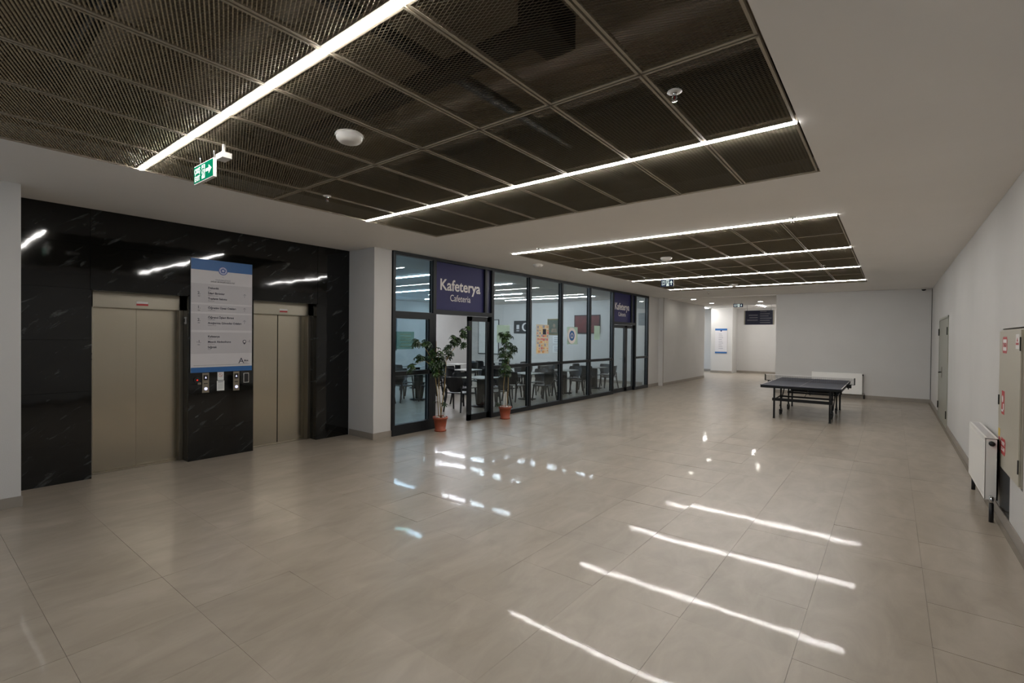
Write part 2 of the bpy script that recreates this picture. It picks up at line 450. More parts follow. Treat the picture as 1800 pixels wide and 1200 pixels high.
# strip(-1.05, BX0, BX1, 'white LED strip light at the outer edge of the near mesh ceiling, overhead', G1)
strip(1.43, BX0, BX1, 'brightest white LED strip light crossing the near mesh ceiling above the green exit sign', G1)
strip(3.89, BX0, BX1, 'white LED strip light one row from the far edge of the near mesh ceiling', G1)
strip(7.035, BX0, BX1, 'nearest of four LED strips in the far mesh ceiling, along its front edge', G2)
strip(9.62, BX0, BX1, 'second nearest of four LED strips in the far mesh ceiling', G2)
strip(12.25, BX0, BX1, 'third nearest LED strip in the far mesh ceiling, behind the navy exit sign', G2)
strip(15.0, BX0, BX1, 'farthest of four LED strips in the far mesh ceiling', G2)
GC = 'strip lights on the cafeteria ceiling'
strip(8.2, -13.0, -9.0, 'cafeteria strip light nearest the entrance glass panel, on white ceiling', GC, LIGHTC, H - .01)
strip(10.9, -14.0, -8.55, 'second cafeteria strip light from the entrance, on white ceiling', GC, LIGHTC, H - .01)
strip(13.6, -15.2, -10.2, 'third cafeteria strip light from the entrance, on white ceiling', GC, LIGHTC, H - .01)
strip(14.9, -16.0, -12.0, 'extra cafeteria strip light added to brighten its far inner corner', GC, LIGHTC, H - .01)  # extra strip, added to brighten the inner end of the cafeteria
strip(15.9, -12.8, -8.6, 'cafeteria strip light nearest its back wall, on white ceiling', GC, LIGHTC, H - .01)

# ------------------------------------------------------------------ walls
def wall(name, boxes, m=WALL):
    b = MB()
    for a, c in boxes: b.box(a, c)
    return obj(name, b, m, kind='structure')
MX = -7.735; R = .895; FX = -6.97
wall('wall_left', [((-8.3, -4.6, 0), (-7.05, .83, H))])
wall('wall_back', [((-7.1, -4.7, 0), (-5.2, -4.5, H)), ((-5.2, -4.7, 0), (-1.2, -4.5, .9)), ((-5.2, -4.7, 2.5), (-1.2, -4.5, H)), ((-1.2, -4.7, 0), (R, -4.5, H))])
# right wall with hose-cabinet niche and door opening
wall('wall_right', [((R, -4.7, 0), (R + .2, 5.93, H)), ((R, 7.02, 0), (R + .2, 13.08, H)), ((R, 15.38, 0), (R + .2, 18.7, H)),
                    ((R, 5.93, 1.93), (R + .2, 7.02, H)), ((R, 5.93, 0), (R + .2, 7.02, .06)), ((R, 5.93, .06), (R + .2, 6.5, .52)), ((R + .17, 5.93, .06), (R + .2, 7.02, 1.93)),
                    ((R, 13.08, 2.32), (R + .2, 15.38, H)), ((R + .16, 13.08, 0), (R + .2, 15.38, 2.32))])
wall('wall_end', [((-3.09, 18.41, 0), (1.0, 18.61, H)), ((-3.09, 18.61, 0), (-2.89, 28.2, H + .1))])
wall('wall_corridor', [((-7.2, 17.0, 0), (-6.97, 17.93, H)), ((-7.2, 17.93, 0), (-6.78, 23.0, H))])
b = MB(); b.box((-6.785, 17.915, 0), (-6.77, 17.935, H)); obj('trim_1', b, SKIRT, kind='structure')
wall('wall_far', [((-10.4, 28.0, 0), (-2.9, 28.2, 3.6)), ((-7.62, 27.0, 0), (-6.55, 28.0, 3.6)), ((-10.4, 22.8, 0), (-7.1, 23.0, 3.6)),
                  ((-10.4, 23, 0), (-10.2, 24.0, 3.6)), ((-10.4, 24.0, 2.9), (-10.2, 27.6, 3.6)), ((-10.4, 27.6, 0), (-10.2, 28.2, 3.6))])
wall('ceiling_corridor', [((-7.2, 18.41, 3.285), (-3.09, 23.3, 3.4)), ((-10.4, 23.3, 3.42), (-2.9, 28.2, 3.55)), ((-7.2, 23.28, 3.285), (-3.09, 23.3, 3.42))], CEIL)
# column beside the cafeteria
wall('wall_column', [((-8.3, 5.11, 0), (-7.0, 5.48, H))])
# cafeteria room
wall('wall_cafe_end', [((-16.8, 17.7, 0), (-7.1, 17.9, H))])
wall('wall_cafe_back', [((-16.8, 5.0, 0), (-16.6, 6.2, H)), ((-16.8, 6.2, 0), (-16.6, 13.3, 1.15)), ((-16.8, 6.2, 2.75), (-16.6, 13.3, H)), ((-16.8, 13.3, 0), (-16.6, 17.9, H))])
wall('wall_cafe_near', [((-16.8, 5.2, 0), (-8.3, 5.4, H)), ((-8.4, 5.2, 0), (-7.1, 5.4, H))])
# baseboards
def base(name, boxes):
    b = MB()
    for a, c in boxes: b.box(a, c)
    obj(name, b, SKIRT, kind='structure', bevel=.002)
bh, bt = .11, .012
base('baseboard_left', [((-7.05, -4.5, 0), (-7.05 + bt, .83 + bt, bh))])
base('baseboard_column', [((-7.0, 5.11 - bt, 0), (-7.0 + bt, 5.49, bh)), ((-7.70, 5.11 - bt, 0), (-7.0, 5.11, bh))])
base('baseboard_right', [((R - bt, -4.5, 0), (R, 13.05, bh)), ((R - bt, 15.41, 0), (R, 18.41, bh))])
base('baseboard_end', [((-3.09, 18.41 - bt, 0), (R, 18.41, bh))])
base('baseboard_corridor', [((-6.97, 17.0, 0), (-6.97 + bt, 17.93, bh)), ((-6.78, 17.94, 0), (-6.78 + bt, 23, bh))])
base('baseboard_far', [((-6.55, 28 - bt, 0), (-3.09, 28, bh)), ((-7.62, 27 - bt, 0), (-6.55, 27, bh)), ((-10.2, 28 - bt, 0), (-7.62, 28, bh))])
base('baseboard_cafe', [((-16.6, 17.7 - bt, 0), (-7.1, 17.7, bh)), ((-16.6, 5.2, 0), (-16.6 + bt, 17.7, bh))])
# thin dark vertical strip in the corner of end wall and right wall
b = MB(); b.box((R - .012, 18.398, .11), (R, 18.41, H - .02)); obj('trim_2', b, DARKBACK, kind='structure')

# windows that let the daylight in
def plain_window(name, face, axis_c, a0, a1, z0, z1, n):
    w = structure(name, (0, 0, 0))
    f = MB(); g = MB(); t = .06
    def bx(mb, p0, p1, q0, q1, d=.05):
        if face == 'x': mb.box((axis_c - d / 2, p0, q0), (axis_c + d / 2, p1, q1))
        else: mb.box((p0, axis_c - d / 2, q0), (p1, axis_c + d / 2, q1))
    bx(f, a0, a1, z0, z0 + t); bx(f, a0, a1, z1 - t, z1)
    for k in range(n + 1):
        c = a0 + (a1 - a0 - t) * k / n; bx(f, c, c + t, z0, z1)
    obj('window_frame', f, ALU, w)
    for k in range(n):
        g = MB(); c0 = a0 + (a1 - a0 - t) * k / n + t; c1 = a0 + (a1 - a0 - t) * (k + 1) / n
        bx(g, c0, c1, z0 + t, z1 - t, .008); obj('pane', g, GLASS, w)
    return w
plain_window('window_8', 'x', -16.7, 6.2, 13.3, 1.15, 2.75, 5)
plain_window('window_9', 'y', -4.6, -5.2, -1.2, .9, 2.5, 3)  # unseen opening behind the camera, added to bring in bluish daylight
plain_window('window_10', 'x', -10.3, 24.0, 27.6, 0.0, 2.9, 3)  # hidden window, added to give the far room daylight from the left

# ------------------------------------------------------------------ lift wall in black marble
def lift_wall():
    b = MB(); back = MX - .02
    ops = [(1.51, 2.58), (3.43, 4.50)]; zt = 2.33
    b.box((-8.3, .83, 0), (back, 1.51, H)); b.box((-8.3, 2.58, 0), (back, 3.43, H)); b.box((-8.3, 4.50, 0), (back, 5.11, H))
    for a, c in ops: b.box((-8.3, a, zt), (back, c, H))
    b.box((-8.4, .83, 0), (-8.25, 5.11, H))
    w = obj('wall_lift', b, DARKBACK, kind='structure')
    zs = [0, .45, 1.08, 1.71, 2.33, 2.87, H]; g = .0012
    def tile(y0, y1, z0, z1):
        rnd = random.Random(int(y0 * 1000 + z0 * 77))
        q = MB(); q.box((back, y0 + g, z0 + g), (MX + rnd.uniform(-.0008, .0008), y1 - g, z1 - g)); o = obj('marble_slab', q, MARBLE, w)
    for a, c in ((.83, 1.51), (2.575, 3.435), (4.50, 5.11)):
        for i in range(6): tile(a, c, zs[i], zs[i + 1])
    for a, c in ops:
        for i in (4, 5): tile(a + .003, c - .003, zs[i], zs[i + 1])
    for a, c in ops:  # marble reveals of each opening
        for yy0, yy1 in ((a, a + .015), (c - .015, c)):
            q = MB(); q.box((MX - .2, yy0, 0), (MX - .002, yy1, zt)); obj('marble_reveal', q, MARBLE, w)
        q = MB(); q.box((MX - .2, a, zt - .012), (MX - .002, c, zt)); obj('marble_reveal', q, MARBLE, w)
    return w
lift_wall()
def lift_door(n, a, c, which):
    d = structure('door_%d' % n, (MX - .2, (a + c) / 2, 0))
    xf = MX - .19; xl = xf - .10; zt = 2.318; a += .015; c -= .015
    q = MB(); t = .05
    q.box((xl - .02, a, 0), (xf, a + t, zt)); q.box((xl - .02, c - t, 0), (xf, c, zt)); q.box((xl - .02, a, 2.12), (xf, c, zt))
    obj('door_frame', q, STEEL2, d, bevel=.003)
    m = (a + c) / 2; gp = .002 if n == 1 else .012
    q = MB(); q.box((xl - .034, a + t, .006), (xl - .031, c - t, 2.12)); obj('dark_gap_backing', q, DARKBACK, d)
    q = MB(); q.box((xl - .03, a + t, .006), (xl, m - gp, 2.12)); obj('door_leaf', q, STEEL, d, bevel=.002)
    q = MB(); q.box((xl - .03, m + gp * .5, .006), (xl - .012, c - t, 2.12)); obj('door_leaf', q, STEEL, d, bevel=.002)
    q = MB(); q.box((xl - .05, a, -.002), (xf, c, .006)); obj('door_sill', q, STEEL2, d)
    q = MB(); plate(q, '+x', (xf, m + .04, 2.19), .13, .055, .002); st = obj('warning_sticker', q, WHITE, d)
    q = MB(); plate(q, '+x', (xf + .002, m + .04, 2.175), .13, .025, .0008); obj('red_band', q, RED, st)
    q = MB(); plate(q, '+x', (MX - .0, c + .0, 0), .001, .001, .001)
lift_door(1, 1.51, 2.58, 'left'); lift_door(2, 3.43, 4.50, 'right')
# small wall switch in the reveal of the left lift
t = thing('key_switch', 'small pale key switch on the black reveal right of the left lift', 'switch', (MX - .1, 2.565, 1.98))
q = MB(); plate(q, '-y', (MX - .1, 2.565, 1.98), .05, .1, .012); obj('cover', q, WPLAST, t, bevel=.002)
q = MB(); plate(q, '-y', (MX - .1, 2.553, 1.98), .02, .05, .004); obj('rocker', q, BLACK, t)

# directory board between the lifts
def directory():
    y0, y1, z0, z1 = 2.588, 3.412, 1.245, 2.855; d = .018
    t = thing('directory_board', 'large white building directory board with blue bands between the two lifts', 'sign', (MX, 3.0, z0))
    x = MX + .001; yc = (y0 + y1) / 2; hh = z1 - z0; ww = y1 - y0
    q = MB(); plate(q, '+x', (x, yc, (z0 + z1) / 2), ww, hh, d); obj('panel', q, GREYW, t, bevel=.002)
    xf = x + d
    Z = lambda f: z1 - f * hh
    def band(f0, f1, m, nm, d=.0015, w=ww - .001):
        q = MB(); plate(q, '+x', (xf, yc, (Z(f0) + Z(f1)) / 2), w, Z(f0) - Z(f1), d); return obj(nm, q, m, t)
    band(0, .095, BLUE, 'top_band'); band(.955, 1.0, BLUE, 'bottom_band')
    for f0, f1 in ((.215, .385), (.40, .465), (.48, .625), (.645, .835)): band(f0, f1, GREYB, 'floor_section', .001)
    q = MB(); disc(q, '+x', (xf + .0015, yc, Z(.088)), .062, .002, 0); disc(q, '+x', (xf + .0035, yc, Z(.088)), .052, .001, 1)
    pent = [(.038 * math.sin(2 * PI * i / 5), .038 * math.cos(2 * PI * i / 5)) for i in range(5)]
    q.prism(pent[::-1], (xf + .0045, yc, Z(.088)), (0, 1, 0), (0, 0, 1), .001, 0)
    q.prism([(.55 * a, .55 * b) for a, b in pent][::-1], (xf + .0055, yc, Z(.088)), (0, 1, 0), (0, 0, 1), .001, 1)
    obj('emblem', q, [P('emblem_blue', (60, 84, 150), .4, noise=.02), P('emblem_pale', (170, 176, 205), .4, noise=.02)], t)
    xt = xf + .0022
    T = lambda s, f, y, sz, m=INK, al='LEFT', w=None, bo=.0: text(s, sz, (xt, y, Z(f)), '+x', m, t, al, w, bo)
    T('T.C.', .150, yc, .016, INKL, 'CENTER'); T('ÜNİVERSİTESİ', .180, yc, .026, INKL, 'CENTER', .2)
    T('SAĞLIK BİLİMLERİ FAKÜLTESİ', .197, yc, .024, INK, 'CENTER', .32)
    yl = y0 + .215
    rows = [('Dekanlık', .258, 'Dean'), ('İdari Birimler', .305, 'Administrative Units'), ('Toplantı Salonu', .352, 'Meeting Hall'),
            ('Öğretim Üyesi Odaları', .435, 'Faculty Rooms'), ('Öğrenci İşleri Birimi', .520, 'Student Affairs'), ('Araştırma Görevlisi Odaları', .570, 'Assistant Rooms'),
            ('Kafeterya', .690, 'Cafeteria'), ('Mescit Abdesthane', .738, 'Prayer Room'), ('Sığınak', .785, 'Shelter')]
    for s, f, en in rows:
        T(s, f, yl, .040, INK, 'LEFT', None, .0007); T(en, f + .016, yl, .016, INKL)
    for s, f in (('2.', .31), ('1.', .435), ('2.', .545), ('-1.', .738)):
        T(s, f, y0 + .10, .055, INK, 'CENTER', None, .0003); T('kat', f + .02, y0 + .10, .022, INK, 'CENTER')
    for f in (.30, .430, .545):
        q = MB(); yy = y1 - .11; zz = Z(f) + .0
        q.prism([(-.002, -.03), (.002, -.03), (.002, .018), (-.002, .018)], (xf + .001, yy, zz), (0, 1, 0), (0, 0, 1), .001)
        q.prism([(0, .026), (-.022, .006), (-.018, .004), (0, .019), (.018, .004), (.022, .006)], (xf + .001, yy, zz), (0, 1, 0), (0, 0, 1), .001)
        obj('arrow', q, INKL, t)
    q = MB(); yy = y1 - .11; zz = Z(.728)
    pts = [(.026 * math.cos(a), .026 * math.sin(a)) for a in [math.radians(-30 + k * 24) for k in range(11)]] + [(0, -.045)]
    q.prism(pts, (xf + .001, yy, zz), (0, 1, 0), (0, 0, 1), .001, 0)
    disc(q, '+x', (xf + .002, yy, zz), .017, .0006, 1); obj('location_pin', q, [INK, GREYW], t)
    T('-1.', .735, y1 - .065, .05, INK)
    T('A', .93, y1 - .195, .12, INK, 'LEFT', None, 0); T('Blok', .912, y1 - .115, .034, INK, 'LEFT', None, .001); T('Block', .93, y1 - .115, .022, INKL)
    q = MB(); plate(q, '+x', (xf, yc, Z(.938)), ww - .07, .003, .001); obj('rule_line', q, INK, t)
directory()

# call panels, notices, reader
def call_panel(yc, label):
    zc = 1.095; t = thing('lift_call_panel', label, 'button panel', (MX, yc, zc), 0, 'lift call panels')
    q = MB(); plate(q, '+x', (MX + .001, yc, zc), .088, .285, .012); pl = obj('face_plate', q, STEEL2, t, bevel=.003)
    q = MB(); plate(q, '+x', (MX + .013, yc, zc + .075), .055, .075, .003); s = obj('display', q, BLACK, t)
    q = MB(); q.prism([(-.012, -.012), (.012, -.012), (0, .02)], (MX + .016, yc, zc + .075), (0, 1, 0), (0, 0, 1), .001); obj('lit_digit', q, LEDW, s)
    q = MB(); disc(q, '+x', (MX + .013, yc, zc - .085), .026, .006, 0, 20); obj('button_ring', q, CHROME, t)
    q = MB(); disc(q, '+x', (MX + .019, yc, zc - .085), .021, .003, 0, 20); obj('lit_button', q, LEDW, t)
    q = MB(); plate(q, '+x', (MX + .013, yc, zc - .01), .05, .012, .001); obj('maker_strip', q, BLACK, t)
call_panel(2.780, 'brushed lift call panel with lit button, left one under the directory board')
call_panel(3.192, 'brushed lift call panel with lit button, right one under the directory board')
t = thing('card_reader', 'small dark round reader with a red lamp left of the call panels', 'reader', (MX, 2.672, 1.14))
q = MB(); disc(q, '+x', (MX + .001, 2.672, 1.14), .04, .015, 0, 24); obj('body', q, BLACK, t)
q = MB(); disc(q, '+x', (MX + .016, 2.672, 1.14), .009, .003, 0, 12); obj('red_lamp', q, LEDR, t)
q = MB(); plate(q, '+x', (MX + .001, 2.70, 1.09), .04, .03, .01); obj('key_slot', q, STEEL2, t)
t = thing('prohibition_notice', 'small white notice with a crossed red ring above the text notice', 'notice', (MX, 2.98, 1.18))
q = MB(); plate(q, '+x', (MX + .001, 2.98, 1.18), .085, .12, .002); obj('sheet', q, PAPER, t)
q = MB()
for k in range(16):
    a0, a1 = 2 * PI * k / 16, 2 * PI * (k + 1) / 16
    q.prism([(.026 * math.cos(a0), .026 * math.sin(a0)), (.026 * math.cos(a1), .026 * math.sin(a1)), (.021 * math.cos(a1), .021 * math.sin(a1)), (.021 * math.cos(a0), .021 * math.sin(a0))][::-1], (MX + .003, 2.98, 1.195), (0, 1, 0), (0, 0, 1), -.001)
q.prism([(-.018, .015), (.015, -.018), (.018, -.015), (-.015, .018)], (MX + .003, 2.98, 1.195), (0, 1, 0), (0, 0, 1), .001)
obj('crossed_ring', q, RED, t)
t = thing('printed_notice', 'white text notice taped between the two lift call panels', 'notice', (MX, 2.98, 1.04))
q = MB(); plate(q, '+x', (MX + .001, 2.98, 1.04), .10, .145, .002); obj('sheet', q, PAPER, t)
q = MB(); plate(q, '+x', (MX + .003, 2.98, 1.095), .07, .012, .0006)
for k in range(6): plate(q, '+x', (MX + .003, 2.98, 1.07 - k * .014), .075, .003, .0006)
obj('print_lines', q, INKL, t)
t = thing('blank_socket_frame', 'small black wall plate with pale rim right of the call panels', 'wall plate', (MX, 3.335, 1.135))
q = MB(); plate(q, '+x', (MX + .001, 3.335, 1.135), .075, .145, .008); obj('rim', q, WPLAST, t)
q = MB(); plate(q, '+x', (MX + .009, 3.335, 1.135), .062, .13, .002); obj('insert', q, BLACK, t)
# lever lock and small label left of left lift
t = thing('lift_key_lock', 'small metal key lock on the frame left of the left lift', 'lock', (MX, 1.55, 1.5))
q = MB(); disc(q, '+x', (MX - .189, 1.553, 1.53), .012, .01, 0, 12); obj('lock_barrel', q, BLACK, t)
q = MB(); disc(q, '+x', (MX - .189, 1.553, 1.46), .012, .01, 0, 12); obj('lock_barrel', q, BLACK, t)

# ------------------------------------------------------------------ cafeteria glass front
ms = [(5.49, 5.55), (6.45, 6.53), (8.19, 8.27), (9.62, 9.70), (11.07, 11.15), (12.62, 12.70), (14.12, 14.20), (15.82, 15.90), (16.90, 16.99)]
XB, XF = FX - .12, FX
def mull(w, a, c, z0=0, z1=H - .002):
    q = MB(); q.box((XB, a, z0), (XF, c, z1)); obj('mullion', q, ALU, w, bevel=.003)
def rail(w, a, c, z0, z1, x0=XB, nm='transom', m=ALU, x1=XF):
    q = MB(); q.box((x0, a, z0), (x1, c, z1)); return obj(nm, q, m, w, bevel=.002)
def pane(w, a, c, z0, z1, m=GLASS, x=FX - .06):
    q = MB(); q.box((x - .005, a, z0), (x + .005, c, z1)); o = obj('glass_pane', q, m, w)
    q = MB(); e = .008
    q.box((x + .005, a, z0), (x + .02, a + e, z1)); q.box((x + .005, c - e, z0), (x + .02, c, z1)); q.box((x + .005, a, z0), (x + .02, c, z0 + e)); q.box((x + .005, a, z1 - e), (x + .02, c, z1))
    obj('glazing_bead', q, ALUL, o)
def win_std(n, i, last=False):
    a, c = ms[i][1], ms[i + 1][0]
    w = structure('window_%d' % n, (FX, a, 0))
    if last: mull(w, *ms[i + 1])
    else: mull(w, *ms[i + 1])
    rail(w, a, c, 0, .10); rail(w, a, c, 1.08, 1.145); rail(w, a, c, 3.245, H - .003)
    pane(w, a, c, .10, 1.08); pane(w, a, c, 1.145, 3.245)
    return w
w1 = structure('window_1', (FX, 5.49, 0))
mull(w1, *ms[0]); mull(w1, *ms[1])
rail(w1, 5.55, 6.45, 0, .19); rail(w1, 5.55, 6.45, 1.075, 1.15); rail(w1, 5.55, 6.45, 2.115, 2.235); rail(w1, 5.55, 6.45, 3.25, H - .003)
pane(w1, 5.55, 6.36, .19, 1.075, GLASSB); pane(w1, 5.55, 6.36, 1.15, 2.115, GLASSB); pane(w1, 5.55, 6.45, 2.235, 3.25, GLASSB)
rail(w1, 6.36, 6.45, .19, 2.115, nm='sash_stile')
# door 3: open cafeteria door, door 4: closed
def leaf(dn, a, c, z1=2.215, stile=.10, x=FX - .075, wh=True):
    q = MB(); x0, x1 = x - .03, x + .03
    q.box((x0, a, .012), (x1, a + stile, z1)); q.box((x0, c - stile, .012), (x1, c, z1)); q.box((x0, a, .012), (x1, c, .012 + .13)); q.box((x0, a, z1 - .1), (x1, c, z1))
    lf = obj('door_leaf', q, ALU, dn, bevel=.003)
    q = MB(); q.box((x - .004, a + stile, .14), (x + .004, c - stile, z1 - .1)); obj('glass_pane', q, GLASS, lf)
    q = MB(); e = .007
    for yy in (a + stile, c - stile - e): q.box((x + .004, yy, .14), (x + .02, yy + e, z1 - .1))
    obj('glazing_bead', q, ALUL, lf)
    return lf
def lever(dn, y, z, x, sgn):
    q = MB(); q.box((x, y - .02, z - .1), (x + .012, y + .02, z + .1)); q.tube([(x + .01, y, z + .03), (x + .055, y, z + .03), (x + .06, y + sgn * .13, z + .03)], .01, 8); obj('door_handle', q, BLACKM, dn)
d3 = structure('door_3', (FX, 6.53, 0)); mull(d3, *ms[2])
rail(d3, 6.53, 8.19, 2.225, 2.31); rail(d3, 6.53, 8.19, 3.25, H - .003); rail(d3, 7.96, 8.02, 2.31, 3.25, nm='sign_bar')
leaf(d3, 7.50, 8.19)
d4 = structure('door_4', (FX, 14.2, 0)); mull(d4, *ms[7])
rail(d4, 14.20, 15.82, 2.225, 2.31); rail(d4, 14.20, 15.82, 3.25, H - .003); rail(d4, 15.50, 15.56, 2.31, 3.25, nm='sign_bar')
leaf(d4, 14.20, 15.16); leaf(d4, 15.165, 15.82, stile=.11); lever(d4, 15.10, 1.06, FX - .044, -1)
win_std(2, 2); win_std(3, 3); win_std(4, 4); win_std(5, 5)
win_std(6, 7, True)
def cafe_sign(n, y0, y1, yend, label):
    z0, z1 = 2.312, 3.248; x = FX - .05
    t = thing('cafeteria_sign', label, 'sign', (x, (y0 + y1) / 2, z0), 0, 'cafeteria door signs')
    q = MB(); q.box((x - .02, y0 + .002, z0), (x, yend, z1)); obj('sign_panel', q, NAVY, t)
    w = y1 - y0
    text('Kafeterya', .31, (x + .001, y0 + w * .09, z0 + .40), '+x', WHITE, t, 'LEFT', w * .83, .006)
    text('Cafeteria', .19, (x + .001, y0 + w * .29, z0 + .19), '+x', WHITE, t, 'LEFT', w * .42)
cafe_sign(1, 6.53, 7.95, 7.96, 'navy Kafeterya sign above the open cafeteria door')
cafe_sign(2, 14.20, 15.50, 15.50, 'navy Kafeterya sign above the closed far cafeteria door')
for a, nm in ((8.02, 'x'), (15.56, 'y')):
    pass
q = MB(); q.box((FX - .07, 8.02, 2.312), (FX - .05, 8.19, 3.248)); obj('infill_panel', q, NAVY2, d3)
q = MB(); q.box((FX - .07, 15.56, 2.312), (FX - .05, 15.82, 3.248)); obj('infill_panel', q, NAVY2, d4)

# things stuck on the glass
gx = FX - .053
t = thing('event_poster', 'tall orange and pink event poster on the glass front', 'poster', (gx, 10.25, 1.38))
q = MB(); plate(q, '+x', (gx, 10.25, 1.74), .56, .74, .002); obj('sheet', q, P('poster_peach', (216, 204, 182), .6, noise=.1), t)
rnd = random.Random(5)
cols_ = [P('poster_orange', (214, 160, 104), .6, noise=.2, nscale=12), P('poster_pink', (214, 128, 122), .6, noise=.2, nscale=12), P('poster_blue', (150, 160, 182), .6, noise=.2, nscale=12), P('poster_cream', (232, 208, 150), .6, noise=.2, nscale=12)]
q = MB()
for j in range(9):
    for i in range(6):
        plate(q, '+x', (gx + .002, 10.25 - .215 + i * .086 + rnd.uniform(-.02, .02), 1.74 - .31 + j * .077 + rnd.uniform(-.02, .02)), .07 + rnd.uniform(-.03, .03), .05 + rnd.uniform(-.03, .025), .0006 + .0002 * rnd.random(), rnd.choice((0, 0, 1, 3, 3, 2) if j < 7 else (2, 3, 0)))
obj('printed_blocks', q, cols_, t)
q = MB(); plate(q, '+x', (gx + .003, 10.33, 1.93), .15, .14, .001); obj('framed_picture', q, INK, t)
t = thing('university_emblem_decal', 'round white decal with blue pentagon emblem on the glass front', 'decal', (gx, 11.66, 1.6))
q = MB(); plate(q, '+x', (gx, 11.72, 1.84), .56, .48, .001); obj('pale_backing', q, PALEG, t)
q = MB(); disc(q, '+x', (gx + .001, 11.66, 1.84), .225, .02, 0, 32); obj('white_ring', q, WHITE, t)
q = MB(); disc(q, '+x', (gx + .021, 11.66, 1.84), .14, .001, 0, 32); o = obj('blue_disc', q, BLUE, t)
pent = [(.085 * math.sin(2 * PI * i / 5), .085 * math.cos(2 * PI * i / 5)) for i in range(5)]
q = MB(); q.prism(pent[::-1], (gx + .0222, 11.66, 1.84), (0, 1, 0), (0, 0, 1), .001, 0)
q.prism([(.6 * a, .6 * b) for a, b in pent][::-1], (gx + .0235, 11.66, 1.84), (0, 1, 0), (0, 0, 1), .001, 1); obj('pentagon', q, [GREYW, BLUE], t)
t = thing('pale_leaflet', 'narrow pale green leaflet on the glass beside the far door', 'leaflet', (gx, 13.15, 1.7))
q = MB(); plate(q, '+x', (gx, 13.15, 1.94), .36, .42, .001); obj('sheet', q, PALEG, t)
t = thing('pale_notice', 'pale green notice on the glass behind the slim potted plant', 'notice', (gx, 8.75, 1.75))
q = MB(); plate(q, '+x', (gx, 8.66, 1.86), .46, .40, .001); obj('sheet', q, PALEG, t)
t = thing('opening_hours_film', 'pale green lettered film on the first glass panel beside the column', 'decal', (gx, 5.8, 1.55))
q = MB(); plate(q, '+x', (gx, 5.80, 1.71), .44, .32, .001); obj('film', q, glass_mat('pale_green_film_glass', (205, 226, 216), .6), t)
q = MB()
for k in range(5): plate(q, '+x', (gx + .001, 5.82, 1.82 - k * .055), .26 - .03 * (k % 2), .02, .0006)
obj('lettering_lines', q, P('green_print', (96, 126, 114), .6, noise=.05), t)

# ------------------------------------------------------------------ pictures on the cafeteria end wall
ye = 17.69
def framed(name, label, cat, x0, x1, z0, z1, fm, im):
    t = thing(name, label, cat, ((x0 + x1) / 2, ye, z0))
    xc, zc = (x0 + x1) / 2, (z0 + z1) / 2
    q = MB(); plate(q, '-y', (xc, ye, zc), x1 - x0, z1 - z0, .03); obj('frame', q, fm, t, bevel=.004)
    q = MB(); plate(q, '-y', (xc, ye - .03, zc), x1 - x0 - .08, z1 - z0 - .08, .003); obj('picture', q, im, t)
    return t, xc, zc
t, xc, zc = framed('black_flag_print', 'black framed print with a white crescent on the cafeteria wall', 'picture', -13.70, -12.75, 1.95, 2.52, BLACK, P('print_black', (34, 34, 36), .5, noise=.1))
q = MB()
for k in range(14):
    a0, a1 = math.radians(50 + k * 18.5), math.radians(50 + (k + 1) * 18.5)
    q.prism([(.19 * math.cos(a0), .19 * math.sin(a0)), (.19 * math.cos(a1), .19 * math.sin(a1)), (.045 + .145 * math.cos(a1), .145 * math.sin(a1)), (.045 + .145 * math.cos(a0), .145 * math.sin(a0))], (xc + .18, ye - .034, zc), (1, 0, 0), (0, 0, 1), .001)
obj('crescent', q, WHITE, t)
q = MB(); q.prism([(.045 * (1 if i % 2 == 0 else .4) * math.cos(PI / 2 + i * PI / 5), .045 * (1 if i % 2 == 0 else .4) * math.sin(PI / 2 + i * PI / 5)) for i in range(10)], (xc + .30, ye - .034, zc), (1, 0, 0), (0, 0, 1), .001)
obj('star', q, WHITE, t)
q = MB(); plate(q, '-y', (xc - .24, ye - .034, zc), .16, .2, .001); plate(q, '-y', (xc - .24, ye - .034, zc - .17), .16, .04, .001); obj('white_figure_block', q, GREYW, t)
t, xc, zc = framed('portrait_picture', 'gold framed portrait picture on the cafeteria wall behind the poster', 'picture', -11.85, -11.15, 1.90, 2.58, GOLD, P('portrait_ground', (74, 84, 72), .5, noise=.2))
q = MB(); disc(q, '-y', (xc, ye - .034, zc + .05), .08, .001, 0, 16, k=.8); q.prism([(-.15, -.24), (.15, -.24), (.12, -.08), (-.12, -.08)], (xc, ye - .034, zc), (1, 0, 0), (0, 0, 1), .001); obj('painted_bust', q, P('portrait_bust', (130, 112, 96), .6, noise=.2), t)
for k, (zz, lb) in enumerate(((1.68, 'upper of two white notices under the portrait in the cafeteria'), (1.28, 'lower of two white notices under the portrait in the cafeteria'))):
    t = thing('wall_notice', lb, 'notice', (-11.3, ye, zz - .15), 0, 'notices under the portrait')
    q = MB(); plate(q, '-y', (-11.3, ye, zz), .55, .30, .003); obj('sheet', q, PAPER, t)
    q = MB()
    for j in range(3): plate(q, '-y', (-11.3, ye - .003, zz + .08 - j * .08), .42, .018, .001)
    obj('print_lines', q, INK, t)
t, xc, zc = framed('red_picture', 'dark red panoramic picture on the cafeteria wall beside the emblem decal', 'picture', -10.50, -9.30, 1.95, 2.72, BLACK, P('dark_red_image', (96, 34, 34), .5, noise=.5, nscale=4))
t, xc, zc = framed('whiteboard', 'white board in a dark frame on the cafeteria wall left of the black print', 'board', -15.9, -14.6, .95, 2.6, P('grey_frame', (60, 62, 64), .4, noise=.05), PAPER)

